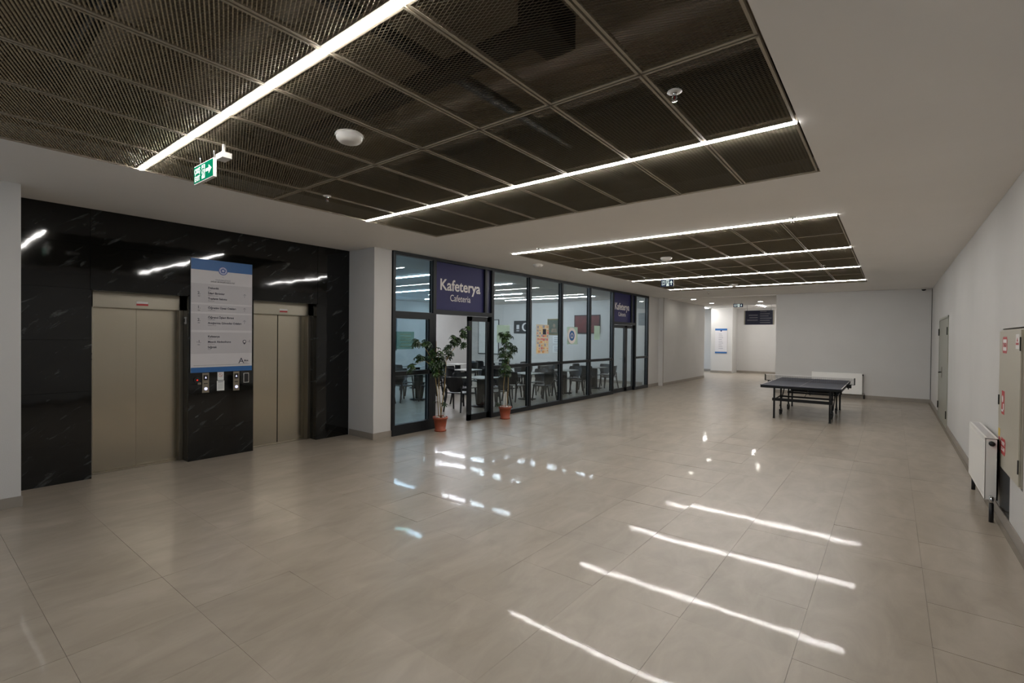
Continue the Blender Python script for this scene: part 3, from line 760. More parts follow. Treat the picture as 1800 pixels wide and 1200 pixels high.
# ------------------------------------------------------------------ cafeteria furniture
def make_table(label, loc):
    t = thing('cafe_table', label, 'table', loc, 0, 'cafeteria tables')
    q = MB(); q.box((-.35, -.35, .725), (.35, .35, .75)); obj('tabletop', q, TABT, t, local=True, bevel=.004)
    q = MB(); q.box((-.075, -.075, .02), (.075, .075, .725)); obj('pedestal', q, BLACKM, t, local=True)
    q = MB(); q.lathe([(0.001, 0), (.26, 0), (.27, .012), (.1, .035), (.001, .035)], seg=20); obj('base_plate', q, BLACKM, t, local=True)
    return t
def make_chair(label, loc, rz):
    t = thing('cafe_chair', label, 'chair', loc, rz, 'cafeteria chairs')
    q = MB()  # seat: slightly dished, faces +x
    n = 5
    prof = [(-.21, .455), (-.12, .442), (.0, .438), (.12, .446), (.21, .452)]
    for i in range(4):
        x0, z0 = prof[i]; x1, z1 = prof[i + 1]
        w0 = .21 + .012 * i; w1 = .21 + .012 * (i + 1)
        q.quad([(x0, -w0, z0), (x1, -w1, z1), (x1, w1, z1), (x0, w0, z0)], 0, True)
        q.quad([(x0, w0, z0 - .02), (x1, w1, z1 - .02), (x1, -w1, z1 - .02), (x0, -w0, z0 - .02)], 0, True)
        q.quad([(x0, -w0, z0 - .02), (x1, -w1, z1 - .02), (x1, -w1, z1), (x0, -w0, z0)]); q.quad([(x0, w0, z0), (x1, w1, z1), (x1, w1, z1 - .02), (x0, w0, z0 - .02)])
    q.quad([(.21, -.258, .432), (.21, .258, .432), (.21, .258, .452), (.21, -.258, .452)]); q.quad([(-.21, .21, .435), (-.21, -.21, .435), (-.21, -.21, .455), (-.21, .21, .455)])
    obj('seat', q, CHAIR, t, local=True)
    q = MB(); rows = [(.47, -.205, .13), (.56, -.225, .20), (.68, -.245, .235), (.80, -.265, .225), (.83, -.27, .20)]; N = 8
    def pt(r, k, off):
        z, x, w = r; a = -1 + 2 * k / N; return (x + .07 * a * a - off, w * a, z)
    for off, fl_ in ((0, False), (.018, True)):
        for i in range(len(rows) - 1):
            for k in range(N):
                a = [pt(rows[i], k, off), pt(rows[i], k + 1, off), pt(rows[i + 1], k + 1, off), pt(rows[i + 1], k, off)]
                q.quad(a[::-1] if fl_ else a, 0, True)
    for k in range(N):
        q.quad([pt(rows[-1], k, 0), pt(rows[-1], k + 1, 0), pt(rows[-1], k + 1, .018), pt(rows[-1], k, .018)])
        q.quad([pt(rows[0], k, .018), pt(rows[0], k + 1, .018), pt(rows[0], k + 1, 0), pt(rows[0], k, 0)])
    for i in range(len(rows) - 1):
        q.quad([pt(rows[i], 0, 0), pt(rows[i + 1], 0, 0), pt(rows[i + 1], 0, .018), pt(rows[i], 0, .018)]); q.quad([pt(rows[i], N, .018), pt(rows[i + 1], N, .018), pt(rows[i + 1], N, 0), pt(rows[i], N, 0)])
    obj('backrest', q, CHAIR, t, local=True)
    for sy in (-1, 1):
        q = MB(); q.bar((.24, sy * .235, 0), (.19, sy * .22, .44), .026, .03, 0, .036, .036); obj('leg', q, CHAIR, t, local=True)
        q = MB(); q.bar((-.29, sy * .225, 0), (-.20, sy * .20, .45), .026, .03, 0, .036, .04); q.bar((-.20, sy * .20, .44), (-.215, sy * .19, .60), .034, .036, 0, .03, .02); obj('leg', q, CHAIR, t, local=True)
    return t
TX = [(-8.30, ['first', 'second', 'third', 'fourth'], 'window row'), (-10.5, ['first', 'second', 'third', 'fourth', 'fifth'], 'middle row'), (-12.9, ['first', 'second', 'third', 'fourth'], 'back row')]
TY = {-8.30: [9.35, 11.35, 13.35, 15.4], -10.5: [7.3, 9.2, 11.2, 13.2, 15.2], -12.9: [9.2, 11.2, 13.2, 15.2]}
first_t = first_c = None
sides = [('near side', 0, -.58, PI / 2), ('far side', 0, .58, -PI / 2), ('window side', .58, 0, PI), ('inner side', -.58, 0, 0)]
rnd = random.Random(11)
for tx, ords, rowname in TX:
    for k, ty in enumerate(TY[tx]):
        lb = 'square grey cafe table, %s from the entrance in the cafeteria %s' % (ords[k], rowname)
        if first_t is None: first_t = make_table(lb, (tx, ty, 0))
        else: dup(first_t, (tx, ty, 0), 0, lb)
        for nm, dx, dy, rz in sides:
            if rowname == 'back row' and nm == 'inner side': continue
            pos = (tx + dx + rnd.uniform(-.04, .04), ty + dy + rnd.uniform(-.05, .05), 0)
            rz2 = rz + rnd.uniform(-.15, .15)
            if tx == -8.30 and k == 0 and nm == 'near side': pos = (-8.22, 8.42, 0); rz2 = PI / 2 + .3
            lb = 'black chair on the %s of the %s cafeteria %s table' % (nm, ords[k], rowname)
            if first_c is None: first_c = make_chair(lb, pos, rz2)
            else: dup(first_c, pos, rz2, lb)

# ------------------------------------------------------------------ potted umbrella plants
def leaf_mesh(name, m, R_=.095):
    q = MB()
    for k in range(7):
        a = 2 * PI * k / 7 + .2; L = R_ * (1 if k % 2 else .88); w = L * .2
        d = Vector((math.cos(a), math.sin(a), 0)); s_ = Vector((-d.y, d.x, 0)); z = Vector((0, 0, 1))
        c = [d * L * .12, d * L * .42 - z * L * .05, d * L * .78 - z * L * .22, d * L - z * L * .42]
        ws = [w * .25, w, w * .8, 0.002]
        for i in range(3):
            q.quad([c[i] - s_ * ws[i], c[i + 1] - s_ * ws[i + 1], c[i + 1] - z * .004, c[i] - z * .004], 0, False)
            q.quad([c[i] - z * .004, c[i + 1] - z * .004, c[i + 1] + s_ * ws[i + 1], c[i] + s_ * ws[i]], 0, False)
    return q.mesh(name, [m])
LM = [leaf_mesh('leaf', LEAF), leaf_mesh('leaf', LEAF2, .085)]
def plant(label, base_, stems, branches, clusters, seed, pot_r=.135, pot_h=.27, extra=None):
    t = thing('potted_umbrella_plant', label, 'plant', base_, 0, 'potted plants by the cafeteria door')
    r, h = pot_r, pot_h
    q = MB(); q.lathe([(.001, 0), (r * .80, 0), (r * .86, .02), (r * .80, .028), (r * .72, .03), (r * .95, h - .045), (r * 1.06, h - .04), (r * 1.08, h), (r * .97, h), (r * .93, h - .03), (.001, h - .03)], seg=28)
    pot = obj('pot', q, TERRA, t, local=True)
    q = MB(); q.lathe([(.001, h - .022), (r * .9, h - .025), (r * .94, h - .04)], seg=20); obj('soil', q, SOIL, t, local=True)
    rnd = random.Random(seed)
    q = MB()
    for k in range(7):
        a = rnd.uniform(0, 6.28); rr = rnd.uniform(.04, r * .8); c = (rr * math.cos(a), rr * math.sin(a), h - .015)
        q.lathe([(.001, .0), (.02, .006), (.022, .014), (.012, .024), (.001, .026)], c, 8)
    o = obj('pebbles', q, PEBB, t, local=True); o['kind'] = 'stuff'
    for pts, rad in stems:
        q = MB(); q.tube([Vector(p) for p in pts], [.8 * rad * (1 - .4 * i / (len(pts) - 1)) for i in range(len(pts))], 8); obj('stem', q, BARK, t, local=True)
    for pts in branches:
        q = MB(); q.tube([Vector(p) for p in pts], [.006 - .003 * i / (len(pts) - 1) for i in range(len(pts))], 6); obj('branch', q, BARK, t, local=True)
    pet = MB()
    for (c, s, n) in clusters:
        for k in range(int(n * 1.6)):
            while True:
                v = Vector((rnd.uniform(-1, 1), rnd.uniform(-1, 1), rnd.uniform(-1, 1)))
                if .15 < v.length < 1: break
            p = Vector((c[0] + v.x * s[0], c[1] + v.y * s[1], c[2] + v.z * s[2]))
            o = bpy.data.objects.new('leaf', LM[0] if rnd.random() < .7 else LM[1]); C.objects.link(o); o.parent = t
            o.location = p; tilt = Vector((v.x, v.y, .6 + .5 * rnd.random())).normalized()
            o.rotation_euler = tilt.to_track_quat('Z', 'X').to_euler(); sc = rnd.uniform(.6, 1.0); o.scale = (sc, sc, sc)
            cc = Vector((c[0], c[1], c[2] - s[2] * .6)); pet.tube([cc.lerp(p, .35), p], [.0025, .0018], 4)
    o = obj('leaf_stalks', pet, LEAF2, t, local=True); o['kind'] = 'stuff'
    return t
B1_ = (-6.72, 6.42, 0)
def L1(y, z, x=0): return (x, y - 6.42, z)
plant('wide spreading umbrella plant in a terracotta pot beside the open cafeteria door', B1_,
      [([L1(6.38, .24), L1(6.34, .7), L1(6.24, 1.25)], .011), ([L1(6.42, .24, .02), L1(6.36, .8, .02), L1(6.33, 1.45, .03)], .011), ([L1(6.44, .24, -.02), L1(6.52, .8), L1(6.56, 1.3)], .012)],
      [[L1(6.3, 1.2), L1(6.0, 1.35), L1(5.7, 1.25)], [L1(6.25, 1.3), L1(6.0, 1.6), L1(5.85, 1.72)], [L1(6.5, 1.25), L1(6.8, 1.6), L1(7.1, 1.9)], [L1(6.5, 1.3), L1(6.7, 1.5), L1(6.85, 1.6)], [L1(6.3, 1.4), L1(6.3, 1.7)]],
      [(L1(6.30, 1.36), (.16, .20, .24), 44), (L1(6.35, 1.15), (.12, .16, .14), 16), (L1(5.72, 1.22), (.07, .09, .12), 8), (L1(5.92, 1.40), (.08, .12, .08), 8), (L1(5.80, 1.68), (.07, .10, .07), 6), (L1(6.05, 1.66), (.08, .10, .10), 7),
       (L1(6.62, 1.5), (.1, .14, .14), 12), (L1(6.82, 1.70), (.08, .12, .12), 10), (L1(7.02, 1.86), (.07, .1, .12), 8), (L1(7.15, 1.98), (.05, .05, .06), 3), (L1(7.05, 1.62), (.04, .06, .1), 4), (L1(6.72, 1.76), (.08, .1, .08), 6), (L1(6.52, .5), (.03, .05, .03), 1), (L1(6.28, .55), (.03, .05, .03), 1)], 21)
def L2(y, z, x=0): return (x, y - 8.30, z)
slim = plant('slim upright umbrella plant in a terracotta pot before the fixed door leaf', (-6.66, 8.30, 0),
      [([L2(8.28, .24), L2(8.24, .7), L2(8.30, 1.2)], .010), ([L2(8.34, .24, .02), L2(8.38, .7, .02), L2(8.36, 1.4, .02)], .010)],
      [[L2(8.32, 1.1), L2(8.3, 1.5), L2(8.28, 1.85)], [L2(8.35, 1.2), L2(8.55, 1.5)]],
      [(L2(8.32, 1.10), (.13, .20, .18), 22), (L2(8.32, 1.45), (.13, .24, .24), 34), (L2(8.34, 1.76), (.12, .20, .18), 18), (L2(8.60, 1.50), (.05, .08, .14), 5), (L2(8.12, 1.86), (.04, .05, .04), 2), (L2(8.06, .36), (.04, .06, .05), 2)], 22)
# white plant labels in second pot
q = MB(); q.box((-6.62, 8.20, .24), (-6.615, 8.225, .56)); obj('stake', q, WPLAST, slim)
q = MB(); q.box((-6.60, 8.25, .24), (-6.595, 8.27, .60)); obj('stake', q, WPLAST, slim)

# ------------------------------------------------------------------ ceiling fittings
def dome(loc, r, label, cat='detector', nm='ceiling_access_point', g=None):
    t = thing(nm, label, cat, loc, 0, g)
    q = MB(); q.lathe([(r * .9, 0), (r * 1.0, -.012), (r * 1.0, -.02), (r * .97, -.026)], loc, 32); q.lathe([(.001, 0), (r * .9, 0)], loc, 32); obj('rim', q, WPLAST, t)
    q = MB(); q.lathe([(r * .93, -.024), (r * .88, -.045), (r * .72, -.062), (r * .45, -.07), (.001, -.072)], loc, 32); obj('cap', q, WPLAST, t)
G = 'round white ceiling units'
dome((-3.235, 2.13, H), .105, 'large round white ceiling unit on the near mesh panels', g=G)
dome((-3.35, 8.94, H), .105, 'round white unit in the first half of the far mesh ceiling', g=G)
dome((-5.82, 8.30, H), .105, 'round white unit on the plain ceiling by the cafeteria glass', g=G)
dome((-3.46, 14.35, H), .105, 'round white unit near the back of the far mesh ceiling', g=G)
def sprinkler(loc, label):
    t = thing('sprinkler', label, 'sprinkler', loc, 0, 'ceiling sprinklers')
    x, y, z = loc
    q = MB(); q.lathe([(.001, 0), (.042, 0), (.044, -.006), (.02, -.012), (.014, -.012)], loc, 24); obj('rosette', q, WPLAST, t)
    q = MB(); q.lathe([(.013, -.01), (.013, -.028), (.009, -.03)], loc, 12); q.tube([(x - .012, y, z - .028), (x - .016, y, z - .042), (x - .003, y, z - .058)], .0028, 6); q.tube([(x + .012, y, z - .028), (x + .016, y, z - .042), (x + .003, y, z - .058)], .0028, 6); obj('body', q, CHROME, t)
    q = MB(); q.lathe([(.001, -.057), (.017, -.058), (.017, -.061), (.001, -.062)], loc, 14); obj('deflector', q, CHROME, t)
    q = MB(); q.tube([(x, y, z - .028), (x, y, z - .056)], .0026, 6); obj('bulb', q, RED, t)
sprinkler((-4.86, 2.93, H), 'small sprinkler left in the near mesh ceiling, behind the green exit sign')
sprinkler((-1.07, 2.96, H), 'sprinkler in the near mesh ceiling at its right side')
sprinkler((-.99, 6.88, H), 'sprinkler on the plain ceiling between the bays, at right')
sprinkler((-4.76, 6.82, H), 'sprinkler on the plain ceiling before the left end of the far bay')
sprinkler((-4.90, 11.6, H), 'sprinkler in the far mesh ceiling at left beside the navy exit sign')
sprinkler((-1.13, 11.68, H), 'sprinkler in the far mesh ceiling at right')
sprinkler((-4.75, 16.5, H), 'sprinkler on the plain ceiling beyond the far mesh bay')

def running_man(q, o, s, m=0, face='-y'):
    r, u, n = PL[face]
    def pr(poly): q.prism([(a * s, b * s) for a, b in poly], o, r, u, .001, m)
    pr([(.08 * math.cos(i * PI / 4) + .04, .08 * math.sin(i * PI / 4) + .40) for i in range(8)])
    pr([(-.08, .0), (.06, -.02), (.10, .28), (-.04, .30)]); pr([(-.08, .02), (.0, .0), (-.12, -.20), (-.28, -.30), (-.32, -.24), (-.18, -.14)]); pr([(.0, .0), (.08, 0), (.22, -.14), (.14, -.40), (.07, -.38), (.12, -.16)])
    pr([(.06, .27), (.10, .22), (.24, .12), (.30, .18), (.26, .21)]); pr([(-.04, .30), (-.02, .24), (-.16, .16), (-.22, .04), (-.28, .06), (-.20, .20)])
# green exit sign
t = thing('exit_sign', 'green lit exit sign hanging from the near mesh ceiling', 'exit sign', (-4.6, 1.6, H))
x0, x1, y, z0, z1 = -4.665, -4.265, 1.585, 3.05, 3.20
q = MB(); q.box((x0, y, z0), (x1, y + .025, z1)); obj('sign_body', q, WPLAST, t, bevel=.003)
q = MB(); q.box((x0 + .006, y - .002, z0 + .008), (x1 - .006, y, z1 - .006)); obj('green_face', q, GREEN, t)
q = MB(); xm = (x0 + x1) / 2; zm = (z0 + z1) / 2
q.box((xm - .028, y - .003, z0 + .02), (xm + .035, y - .002, z1 - .02))
obj('white_doorway', q, LITW, t)
q = MB(); running_man(q, (xm + .003, y - .0035, zm), .11); obj('running_figure', q, GREEN, t)
text('ÇIKIŞ', .06, (x0 + .018, y - .0025, zm + .008), '-y', LITW, t, 'LEFT', .12, .001); text('EXIT', .06, (x0 + .022, y - .0025, zm - .055), '-y', LITW, t, 'LEFT', .11, .001)
q = MB(); q.prism([(-.06, -.012), (.0, -.012), (.0, -.035), (.055, 0), (.0, .035), (.0, .012), (-.06, .012)], (x1 - .085, y - .0025, zm), (1, 0, 0), (0, 0, 1), .001); obj('arrow', q, LITW, t)
q = MB(); q.box((x1 - .03, y + .025, z1 - .01), (x1 + .10, y + .10, z1 + .035)); q.box((x1 + .03, y + .05, z1 + .035), (x1 + .05, y + .07, H)); obj('lamp_housing', q, WPLAST, t, bevel=.004)
for xx in (x0 + .1, x1 - .02):
    q = MB(); q.tube([(xx, y + .012, z1), (xx, y + .012, H)], .003, 6); obj('suspension_rod', q, CHROME, t)
def navy_exit(x0, x1, y, z0, z1, zc, label):
    t = thing('exit_sign', label, 'exit sign', ((x0 + x1) / 2, y, zc), 0, 'navy exit signs')
    q = MB(); q.box((x0, y, z0), (x1, y + .02, z1)); obj('sign_body', q, WPLAST, t)
    q = MB(); q.box((x0 + .002, y - .002, z0 + .002), (x1 - .008, y, z1 - .002)); obj('navy_face', q, LITN, t)
    w = x1 - x0; zm = (z0 + z1) / 2; hh = z1 - z0
    q = MB(); q.box((x0 + w * .44, y - .003, z0 + .015), (x0 + w * .66, y - .002, z1 - .015)); obj('white_doorway', q, LITW, t)
    q = MB(); running_man(q, (x0 + w * .55, y - .0035, zm), hh * .75); obj('running_figure', q, LITN, t)
    text('ÇIKIŞ', hh * .38, (x0 + w * .06, y - .0025, zm + hh * .05), '-y', LITW, t, 'LEFT', w * .33, .001); text('EXIT', hh * .34, (x0 + w * .08, y - .0025, zm - hh * .3), '-y', LITW, t, 'LEFT', w * .29, .001)
    q = MB(); s = hh * .8
    q.prism([(-.08 * s, -.42 * s), (.08 * s, -.42 * s), (.08 * s, 0), (.24 * s, 0), (0, .42 * s), (-.24 * s, 0), (-.08 * s, 0)], (x0 + w * .82, y - .0025, zm), (1, 0, 0), (0, 0, 1), .001); obj('arrow', q, LITW, t)
    for xx in (x0 + .05, x1 - .05):
        q = MB(); q.tube([(xx, y + .01, z1), (xx, y + .01, zc)], .003, 6); obj('suspension_rod', q, CHROME, t)
navy_exit(-4.43, -4.12, 11.5, 3.035, 3.215, H, 'navy exit sign hanging from the far mesh ceiling')
navy_exit(-4.88, -4.53, 20.2, 3.02, 3.155, 3.285, 'navy exit sign hanging in the corridor before the blue direction sign')

for i, (x, y, lb) in enumerate(((-5.98, 18.85, 'round lit downlight at the corridor mouth, nearest the left wall'), (-5.97, 21.2, 'round lit downlight left, deeper in the corridor ceiling'), (-4.12, 21.2, 'round lit downlight right in the corridor ceiling'))):
    t = thing('downlight', lb, 'light', (x, y, 3.285), 0, 'corridor downlights')
    q = MB(); q.lathe([(.115, 0), (.115, -.006), (.095, -.01), (.09, -.004)], (x, y, 3.285), 24); obj('ring', q, WPLAST, t)
    q = MB(); q.lathe([(.001, -.006), (.092, -.005)], (x, y, 3.285), 24); obj('diffuser', q, DOWN, t)
for i, (y, xx, lb) in enumerate(((0, -7.75, 'lit strip on the farthest ceiling at left'), (0, -5.0, 'lit strip on the farthest ceiling behind the blue direction sign'))):
    t = thing('strip_light', lb, 'light', (xx, 25.6, 3.42), 0, 'far room strips')
    q = MB(); q.bar((xx, 24.4, 3.405), (xx, 26.8, 3.405), .06, .02); obj('diffuser', q, LIGHT, t)
# bluish daylight in the far room comes through the hidden window_10

# blue direction sign in corridor
t = thing('direction_sign', 'dark navy hanging direction sign over the corridor end', 'sign', (-4.55, 23.1, 2.45))
x0, x1, y, z0, z1 = -5.14, -3.99, 23.22, 2.42, 3.04
q = MB(); q.box((x0, y, z0), (x1, y + .04, z1)); obj('panel', q, NAVY2, t)
q = MB(); q.box((x0 - .02, y - .01, z0), (x0 + .03, y + .05, z1)); obj('side_rail', q, STEEL2, t)
q = MB(); q.box((x1 - .03, y - .01, z0), (x1 + .02, y + .05, z1)); obj('side_rail', q, STEEL2, t)
q = MB()
for k, (w_, dd) in enumerate(((.36, 0), (.33, .0), (.42, .0))): q.box((x0 + .53 - w_, y - .002, z1 - .2 - k * .11 - .02), (x0 + .53, y, z1 - .2 - k * .11 + .015))
for k, w_ in enumerate((.25, .38, .33, .45, .38, .40)): q.box((x0 + .62, y - .002, z1 - .05 - k * .095 - .02), (x0 + .62 + w_, y, z1 - .05 - k * .095 + .012))
obj('text_lines', q, INKL, t)
for xx in (x0 + .1, x1 - .1):
    q = MB(); q.tube([(xx, y + .02, z1), (xx, y + .02, 3.285)], .008, 6); obj('suspension_rod', q, CHROME, t)
# second directory board on the far column
t = thing('directory_board', 'white directory board with blue bands on the far bright column', 'sign', (-7.1, 26.98, 1.0))
x0, x1, z0, z1, y = -7.40, -6.80, 1.03, 2.33, 26.999
q = MB(); q.box((x0, y - .02, z0), (x1, y, z1)); obj('panel', q, GREYW, t)
for a, c, nm in ((z1 - .10, z1, 'top_band'), (z0, z0 + .08, 'bottom_band')):
    q = MB(); q.box((x0, y - .022, a), (x1, y - .02, c)); obj(nm, q, BLUE, t)
q = MB(); q.lathe([(.001, 0), (.04, 0), (.04, -.004), (.001, -.004)], ((x0 + x1) / 2, y - .02, z1 - .12), 16, axis='y'); obj('emblem', q, NAVY, t)
q = MB()
for k in range(9): q.box((x0 + .18, y - .0215, z1 - .30 - k * .095), (x0 + .18 + .16 + .03 * (k % 3), y - .02, z1 - .30 - k * .095 + .02))
obj('text_lines', q, INKL, t)
# tall glazed door pulls in the far bright passage
t = thing('door_pull_set', 'long vertical grey pull on the bright far left passage wall', 'handle', (-8.3, 27.95, .8))
q = MB(); q.tube([(-7.85, 27.9, .9), (-7.85, 27.9, 2.1)], .02, 8)
for zz in (1.1, 1.9): q.tube([(-7.85, 27.9, zz), (-7.85, 28.0, zz)], .03, 8)
obj('bar', q, STEEL2, t)

# dome camera in the far corner
t = thing('dome_camera', 'small dark dome camera at the ceiling corner above the end wall', 'camera', (.70, 18.3, H))
q = MB(); q.lathe([(.001, 0), (.07, 0), (.07, -.03), (.06, -.035)], (.70, 18.3, H), 20); obj('housing', q, WPLAST, t)
q = MB(); q.lathe([(.055, -.033), (.045, -.065), (.02, -.08), (.001, -.082)], (.70, 18.3, H), 20); obj('dome', q, BLACK, t)

# ------------------------------------------------------------------ table-tennis table
def tt_table():
    x0, x1, y0, y1, Z = -2.375, -.815, 12.33, 15.09, .76; ym = (y0 + y1) / 2; xm = (x0 + x1) / 2
    t = thing('table_tennis_table', 'folding table tennis table with dark blue grey top on wheeled black frame', 'table tennis table', (xm, ym, 0))
    for a, c in ((y0, ym - .004), (ym + .004, y1)):
        q = MB(); q.box((x0, a, Z - .018), (x1, c, Z)); top = obj('table_half', q, TTOP, t)
        q = MB(); e = .018; zt = Z + .0006
        for p in (((x0, a, Z), (x0 + e, c, zt)), ((x1 - e, a, Z), (x1, c, zt)), ((xm - .002, a, Z), (xm + .002, c, zt))): q.box(*p)
        ye_ = a if a == y0 else c - e
        q.box((x0, ye_, Z), (x1, ye_ + e, zt)); obj('white_lines', q, WHITE, top)
        q = MB(); q.box((x0 + .005, a + .005, Z - .068), (x0 + .03, c - .005, Z - .018)); q.box((x1 - .03, a + .005, Z - .068), (x1 - .005, c - .005, Z - .018)); q.box((x0 + .005, a + .003, Z - .068), (x1 - .005, a + .03, Z - .018)); q.box((x0 + .005, c - .03, Z - .068), (x1 - .005, c - .005, Z - .018)); obj('apron', q, BLACKM, top)
    zb = Z - .068; lx = (-2.10, -1.03)
    for yy in (y0 + .10, y1 - .10):
        for x in lx:
            q = MB(); q.cbox((x, yy, zb / 2), (.035, .035, zb)); lg = obj('leg', q, BLACKM, t)
            q = MB(); q.cbox((x, yy, .012), (.042, .042, .024)); obj('rubber_foot', q, BLACK, lg)
        q = MB(); q.box((lx[0] - .04, yy - .015, .40), (lx[1] + .04, yy + .015, .465)); obj('cross_rail', q, BLACKM, t)
    for yy in (ym - .55, ym + .55):
        s = 1 if yy > ym else -1
        for x in (lx[0] + .02, lx[1] - .02):
            q = MB(); q.cbox((x, yy, (zb + .13) / 2), (.032, .032, zb - .13)); lg = obj('leg', q, BLACKM, t)
            q = MB(); q.box((x - .018, yy - .11, .105), (x + .018, yy + .11, .135)); bk = obj('caster_bar', q, BLACKM, t)
            for dy in (-.09, .09):
                q = MB(); q.box((x - .02, yy + dy - .012, .05), (x + .02, yy + dy + .012, .108)); q.lathe([(.001, -.012), (.042, -.012), (.046, -.006), (.046, .006), (.042, .012), (.001, .012)], (x, yy + dy, .046), 18, axis='x'); obj('caster', q, BLACK, bk)
        q = MB(); q.box((lx[0], yy - .012, .42), (lx[1], yy + .012, .46)); obj('cross_rail', q, BLACKM, t)
        q = MB(); q.box((lx[0], yy - .012, .63), (lx[1], yy + .012, .66)); obj('cross_rail', q, BLACKM, t)
    for x in lx:
        q = MB(); q.bar((x, ym - .55, .2), (x, ym + .2, zb), .02, .02); q.bar((x, y0 + .1, .43), (x, ym - .55, .44), .02, .025); q.bar((x, y1 - .1, .43), (x, ym + .55, .44), .02, .025); obj('folding_strut', q, BLACKM, t)
    q = MB(); q.bar((xm, ym - .5, .44), (xm, ym + .5, .66), .012, .012); obj('release_rod', q, BLACKM, t)
    # net with posts
    t2 = thing('table_tennis_net', 'dark net with clamped side posts across the table tennis table', 'net', (xm, ym, Z))
    xa, xb = x0 - .15, x1 + .15
    for x, xi in ((xa, x0), (xb, x1)):
        q = MB(); q.cbox((x, ym, Z + .075), (.022, .022, .16)); q.box((min(x, xi + (.03 if x < xi else -.03)), ym - .015, Z - .005), (max(x, xi + (.03 if x < xi else -.03)), ym + .015, Z + .008))
        q.box((min(xi, x) + (.06 if x < xi else 0), ym - .03, Z - .08), (max(xi, x) - (0 if x < xi else .06), ym + .03, Z - .005)); q.tube([((xi + (-.03 if x < xi else .03)), ym, Z - .11), ((xi + (-.03 if x < xi else .03)), ym, Z - .08)], .012, 8)
        obj('net_post', q, BLACKM, t2)
    q = MB(); q.box((xa, ym - .003, Z + .138), (xb, ym + .003, Z + .1525)); obj('top_tape', q, WHITE, t2)
    q = MB(); s = .016; n = int((xb - xa) / s)
    for i in range(n + 1):
        x = xa + (xb - xa) * i / n; q.box((x - .0016, ym - .0006, Z + .003), (x + .0016, ym + .0006, Z + .14))
    for j in range(9):
        z = Z + .006 + j * s; q.box((xa, ym - .0006, z - .0016), (xb, ym + .0006, z + .0016))
    o = obj('net_mesh', q, NETM, t2); o['kind'] = 'stuff'
tt_table()

# ------------------------------------------------------------------ radiators
def radiator(axis, c0, c1, wallc, z0, z1, label, side):
    """axis 'y': runs along y on the right wall; 'x': runs along x on the end wall"""
    d = .10; gap = .042
    t = thing('radiator', label, 'radiator', ((wallc - .08, (c0 + c1) / 2, 0) if axis == 'y' else ((c0 + c1) / 2, wallc - .08, 0)), 0, 'white panel radiators')
    def bx(q, a0, a1, d0, d1, za, zb):
        if axis == 'y': q.box((wallc - d1, a0, za), (wallc - d0, a1, zb))
        else: q.box((a0, wallc - d1, za), (a1, wallc - d0, zb))
    q = MB(); bx(q, c0, c1, gap + d - .012, gap + d, z0, z1); fr = obj('front_panel', q, RAD, t, bevel=.004)
    q = MB(); n = int((c1 - c0 - .06) / .035)
    for i in range(n): a = c0 + .04 + i * .035; bx(q, a, a + .020, gap + d, gap + d + .003, z0 + .04, z1 - .04)
    obj('pressed_ribs', q, RAD, fr)
    q = MB(); bx(q, c0, c1, gap, gap + .012, z0, z1); obj('rear_panel', q, RAD, t)
    for a in (c0, c1 - .004):
        q = MB(); bx(q, a, a + .004, gap, gap + d, z0 + .004, z1); obj('side_cover', q, RAD, t)
    q = MB(); bx(q, c0, c1, gap, gap + d, z1 - .006, z1 + .002); gr = obj('top_grille', q, RAD, t)
    q = MB(); k = int((c1 - c0) / .03)
    for i in range(k): a = c0 + .02 + i * .03; bx(q, a, a + .012, gap + .02, gap + d - .02, z1 + .0021, z1 + .003)
    obj('grille_slots', q, GREYB, gr)
    for a, s in ((c0, 1), (c1, -1)):
        q = MB(); aa = a + s * .26; bx(q, aa - .01, aa + .01, 0, gap, z1 - .12, z1 - .09); obj('bracket', q, RAD, t)
    for a, s in ((c0 - .035, 1), (c1 + .035, -1)):
        q = MB(); mid = wallc - gap - d / 2
        P3 = (lambda aa, dd, zz: (dd, aa, zz)) if axis == 'y' else (lambda aa, dd, zz: (aa, dd, zz))
        q.tube([P3(a + s * .04, mid, z0 + .035), P3(a - s * .01, mid, z0 + .035)], .014, 10); q.tube([P3(a - s * .01, mid, z0 + .05), P3(a - s * .01, mid, z0 - .02)], .016, 10); obj('valve', q, CHROME, t)
        q = MB(); q.tube([P3(a - s * .01, mid, z0 - .02), P3(a - s * .01, mid, .08), P3(a - s * .015, mid, 0)], .019, 10); obj('pipe', q, BLACK, t)
    q = MB()
    if axis == 'y': q.lathe([(.001, 0), (.024, 0), (.024, -.03), (.02, -.036), (.001, -.036)], (wallc - gap - d / 2, c0, z1 - .05), 18, axis='y')
    else: q.lathe([(.001, 0), (.024, 0), (.024, .03), (.001, .03)], (c1, wallc - gap - d / 2, z1 - .05), 18, axis='x')
    obj('thermostat_knob', q, BLACK, t)
radiator('y', 6.80, 8.05, R, .205, .825, 'white panel radiator on the right wall beside the hose cabinet', 1)
radiator('x', -2.02, -.70, 18.41, .13, .775, 'white panel radiator on the end wall behind the table tennis table', 1)

